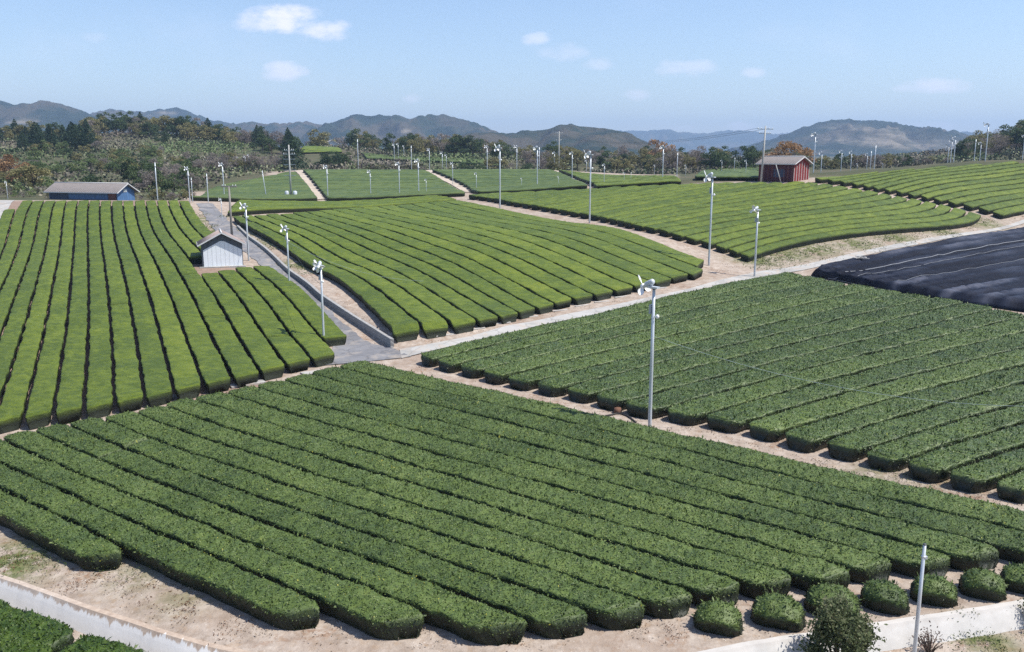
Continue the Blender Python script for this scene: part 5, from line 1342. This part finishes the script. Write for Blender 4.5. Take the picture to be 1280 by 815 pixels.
M['litter'] = leaf_mat('leaf_litter', (.06, .04, .028), (.15, .105, .075), (.34, .27, .20))
_tr = [(540,455),(575,463),(610,472),(650,482),(690,492),(730,503),(760,512),(800,523),(840,530),(880,532),(920,542),(960,553),(1000,563),(1040,573),(1080,583),(1120,592),(1160,602),(1200,611),(1240,619),(1275,624),
       (545,421),(590,411),(635,401),(680,391),(720,382),(760,374),(800,366),(840,356),(900,338),(915,333),(60,528),(110,517),(160,508),(210,498),(260,487),(310,476),(360,464),(400,452),(420,380),(450,402),(480,424),(390,350),(360,326)]
tufts('leaf_litter', _tr, 1.3, 130, 'litter', .10, 'dry leaf litter and clods on the earth tracks between the fields', 'leaf litter', 21, .04)
tufts('leaf_litter', [(x_, 700 + (x_ / 900) * 95 - 20 * abs(x_ / 450 - 1)) for x_ in range(20, 900, 40)] + [(x_, 790 - (x_ - 900) * .1) for x_ in range(900, 1290, 45)], 1.2, 90, 'litter', .075, 'dry leaf litter and clods on the earth above the wall', 'leaf litter', 22, .03)
CLOUD = (8.2, 7.9, 8.6)
# ------------------------------------------------------------------ sky, sun, air
SUN_AZ, SUN_EL = R(100), R(59)          # clockwise from straight ahead
w = bpy.data.worlds.new('World'); SC.world = w; w.use_nodes = True
nt = w.node_tree; bg = nt.nodes['Background']
sky = nt.nodes.new('ShaderNodeTexSky'); sky.sky_type = 'NISHITA'; sky.sun_disc = False
sky.sun_elevation = SUN_EL; sky.sun_rotation = SUN_AZ
sky.air_density = 1.0; sky.dust_density = .4; sky.ozone_density = 2.4
bg.inputs['Strength'].default_value = .10
sl = bpy.data.lights.new('sun', 'SUN'); so = bpy.data.objects.new('sun', sl); COL.objects.link(so)
sl.energy = 4.2; sl.angle = R(.5); sl.color = (1, .955, .88)
d = np.array([math.sin(SUN_AZ) * math.cos(SUN_EL), math.cos(SUN_AZ) * math.cos(SUN_EL), math.sin(SUN_EL)])
from mathutils import Vector
so.rotation_euler = Vector(d).to_track_quat('Z', 'Y').to_euler(); so.location = (0, 0, 60)
SC.view_settings.view_transform = 'Standard'; SC.view_settings.look = 'None'; SC.view_settings.exposure = .74; SC.view_settings.gamma = 1
SC.cycles.max_bounces = 4; SC.cycles.diffuse_bounces = 2; SC.cycles.glossy_bounces = 2; SC.cycles.transmission_bounces = 2; SC.cycles.volume_bounces = 0; SC.cycles.transparent_max_bounces = 4
SC.cycles.use_denoising = False

# small fair weather clouds, fixed by direction in the sky
N_ = nt.nodes.new; Lk = nt.links.new
tc = N_('ShaderNodeTexCoord'); sep = N_('ShaderNodeSeparateXYZ'); Lk(tc.outputs['Generated'], sep.inputs[0])
def mth(op, a, b=None, c=None, clamp=False):
    m = N_('ShaderNodeMath'); m.operation = op; m.use_clamp = clamp
    for s_, v_ in zip(m.inputs, (a, b, c)):
        if v_ is None: continue
        if hasattr(v_, 'links'): Lk(v_, s_)
        else: s_.default_value = v_
    return m.outputs[0]
yy_ = mth('MAXIMUM', mth('ABSOLUTE', sep.outputs['Y']), .02)
u_ = mth('DIVIDE', sep.outputs['X'], yy_); v_ = mth('DIVIDE', sep.outputs['Z'], yy_)
comb = N_('ShaderNodeCombineXYZ'); Lk(mth('MULTIPLY', u_, 1.0), comb.inputs[0]); Lk(mth('MULTIPLY', v_, 2.0), comb.inputs[1])
def nz(sc, det):
    n = N_('ShaderNodeTexNoise'); n.inputs['Scale'].default_value = sc; n.inputs['Detail'].default_value = det; n.inputs['Roughness'].default_value = .6; Lk(comb.outputs[0], n.inputs['Vector']); return n.outputs['Fac']
n1 = nz(34, 5); n2 = nz(11, 3)
tot = None
for px, py, rx, ry, op in [(352,24,58,19,.80),(402,38,42,14,.70),(318,30,34,11,.45),(356,89,32,13,.55),(340,94,22,8,.35),(516,122,15,8,.40),(672,49,20,9,.42),(702,65,36,13,.26),(750,80,20,9,.26),
                           (796,118,20,9,.36),(858,85,40,12,.36),(941,90,19,8,.36),(1172,106,46,11,.48),(1140,110,26,7,.3),(926,158,22,7,.42),(855,160,26,5,.25),(118,46,24,9,.14),(1165,158,34,7,.32)]:
    u0, v0 = slopes(px, py)
    a = mth('DIVIDE', mth('SUBTRACT', u_, float(u0)), rx / 1108); b = mth('DIVIDE', mth('SUBTRACT', v_, float(v0)), ry / 1108)
    d = mth('ADD', mth('MULTIPLY', a, a), mth('MULTIPLY', b, b))
    e = mth('SUBTRACT', 1.0, d)
    e = mth('ADD', e, mth('MULTIPLY', mth('SUBTRACT', n1, .5), 2.4))
    e = mth('ADD', e, mth('MULTIPLY', mth('SUBTRACT', n2, .5), 1.2))
    sm = N_('ShaderNodeMapRange'); sm.interpolation_type = 'SMOOTHSTEP'; Lk(e, sm.inputs['Value']); sm.inputs['From Min'].default_value = -.1; sm.inputs['From Max'].default_value = 1.25; sm.inputs['To Max'].default_value = op
    tot = sm.outputs[0] if tot is None else mth('MAXIMUM', tot, sm.outputs[0])
thin = N_('ShaderNodeMapRange'); thin.interpolation_type = 'SMOOTHSTEP'; Lk(nz(3.2, 5), thin.inputs['Value']); thin.inputs['From Min'].default_value = .5; thin.inputs['From Max'].default_value = .8; thin.inputs['To Max'].default_value = .16
tot = mth('MAXIMUM', tot, thin.outputs[0])
mx = N_('ShaderNodeMix'); mx.data_type = 'RGBA'; Lk(tot, mx.inputs[0]); Lk(sky.outputs['Color'], mx.inputs[6]); mx.inputs[7].default_value = (CLOUD[0], CLOUD[1], CLOUD[2], 1)
tn_ = N_('ShaderNodeMix'); tn_.data_type = 'RGBA'; tn_.blend_type = 'MULTIPLY'; tn_.inputs[0].default_value = 1.0; Lk(mx.outputs[2], tn_.inputs[6]); tn_.inputs[7].default_value = (1.0, .985, 1.04, 1)
Lk(tn_.outputs[2], bg.inputs['Color'])
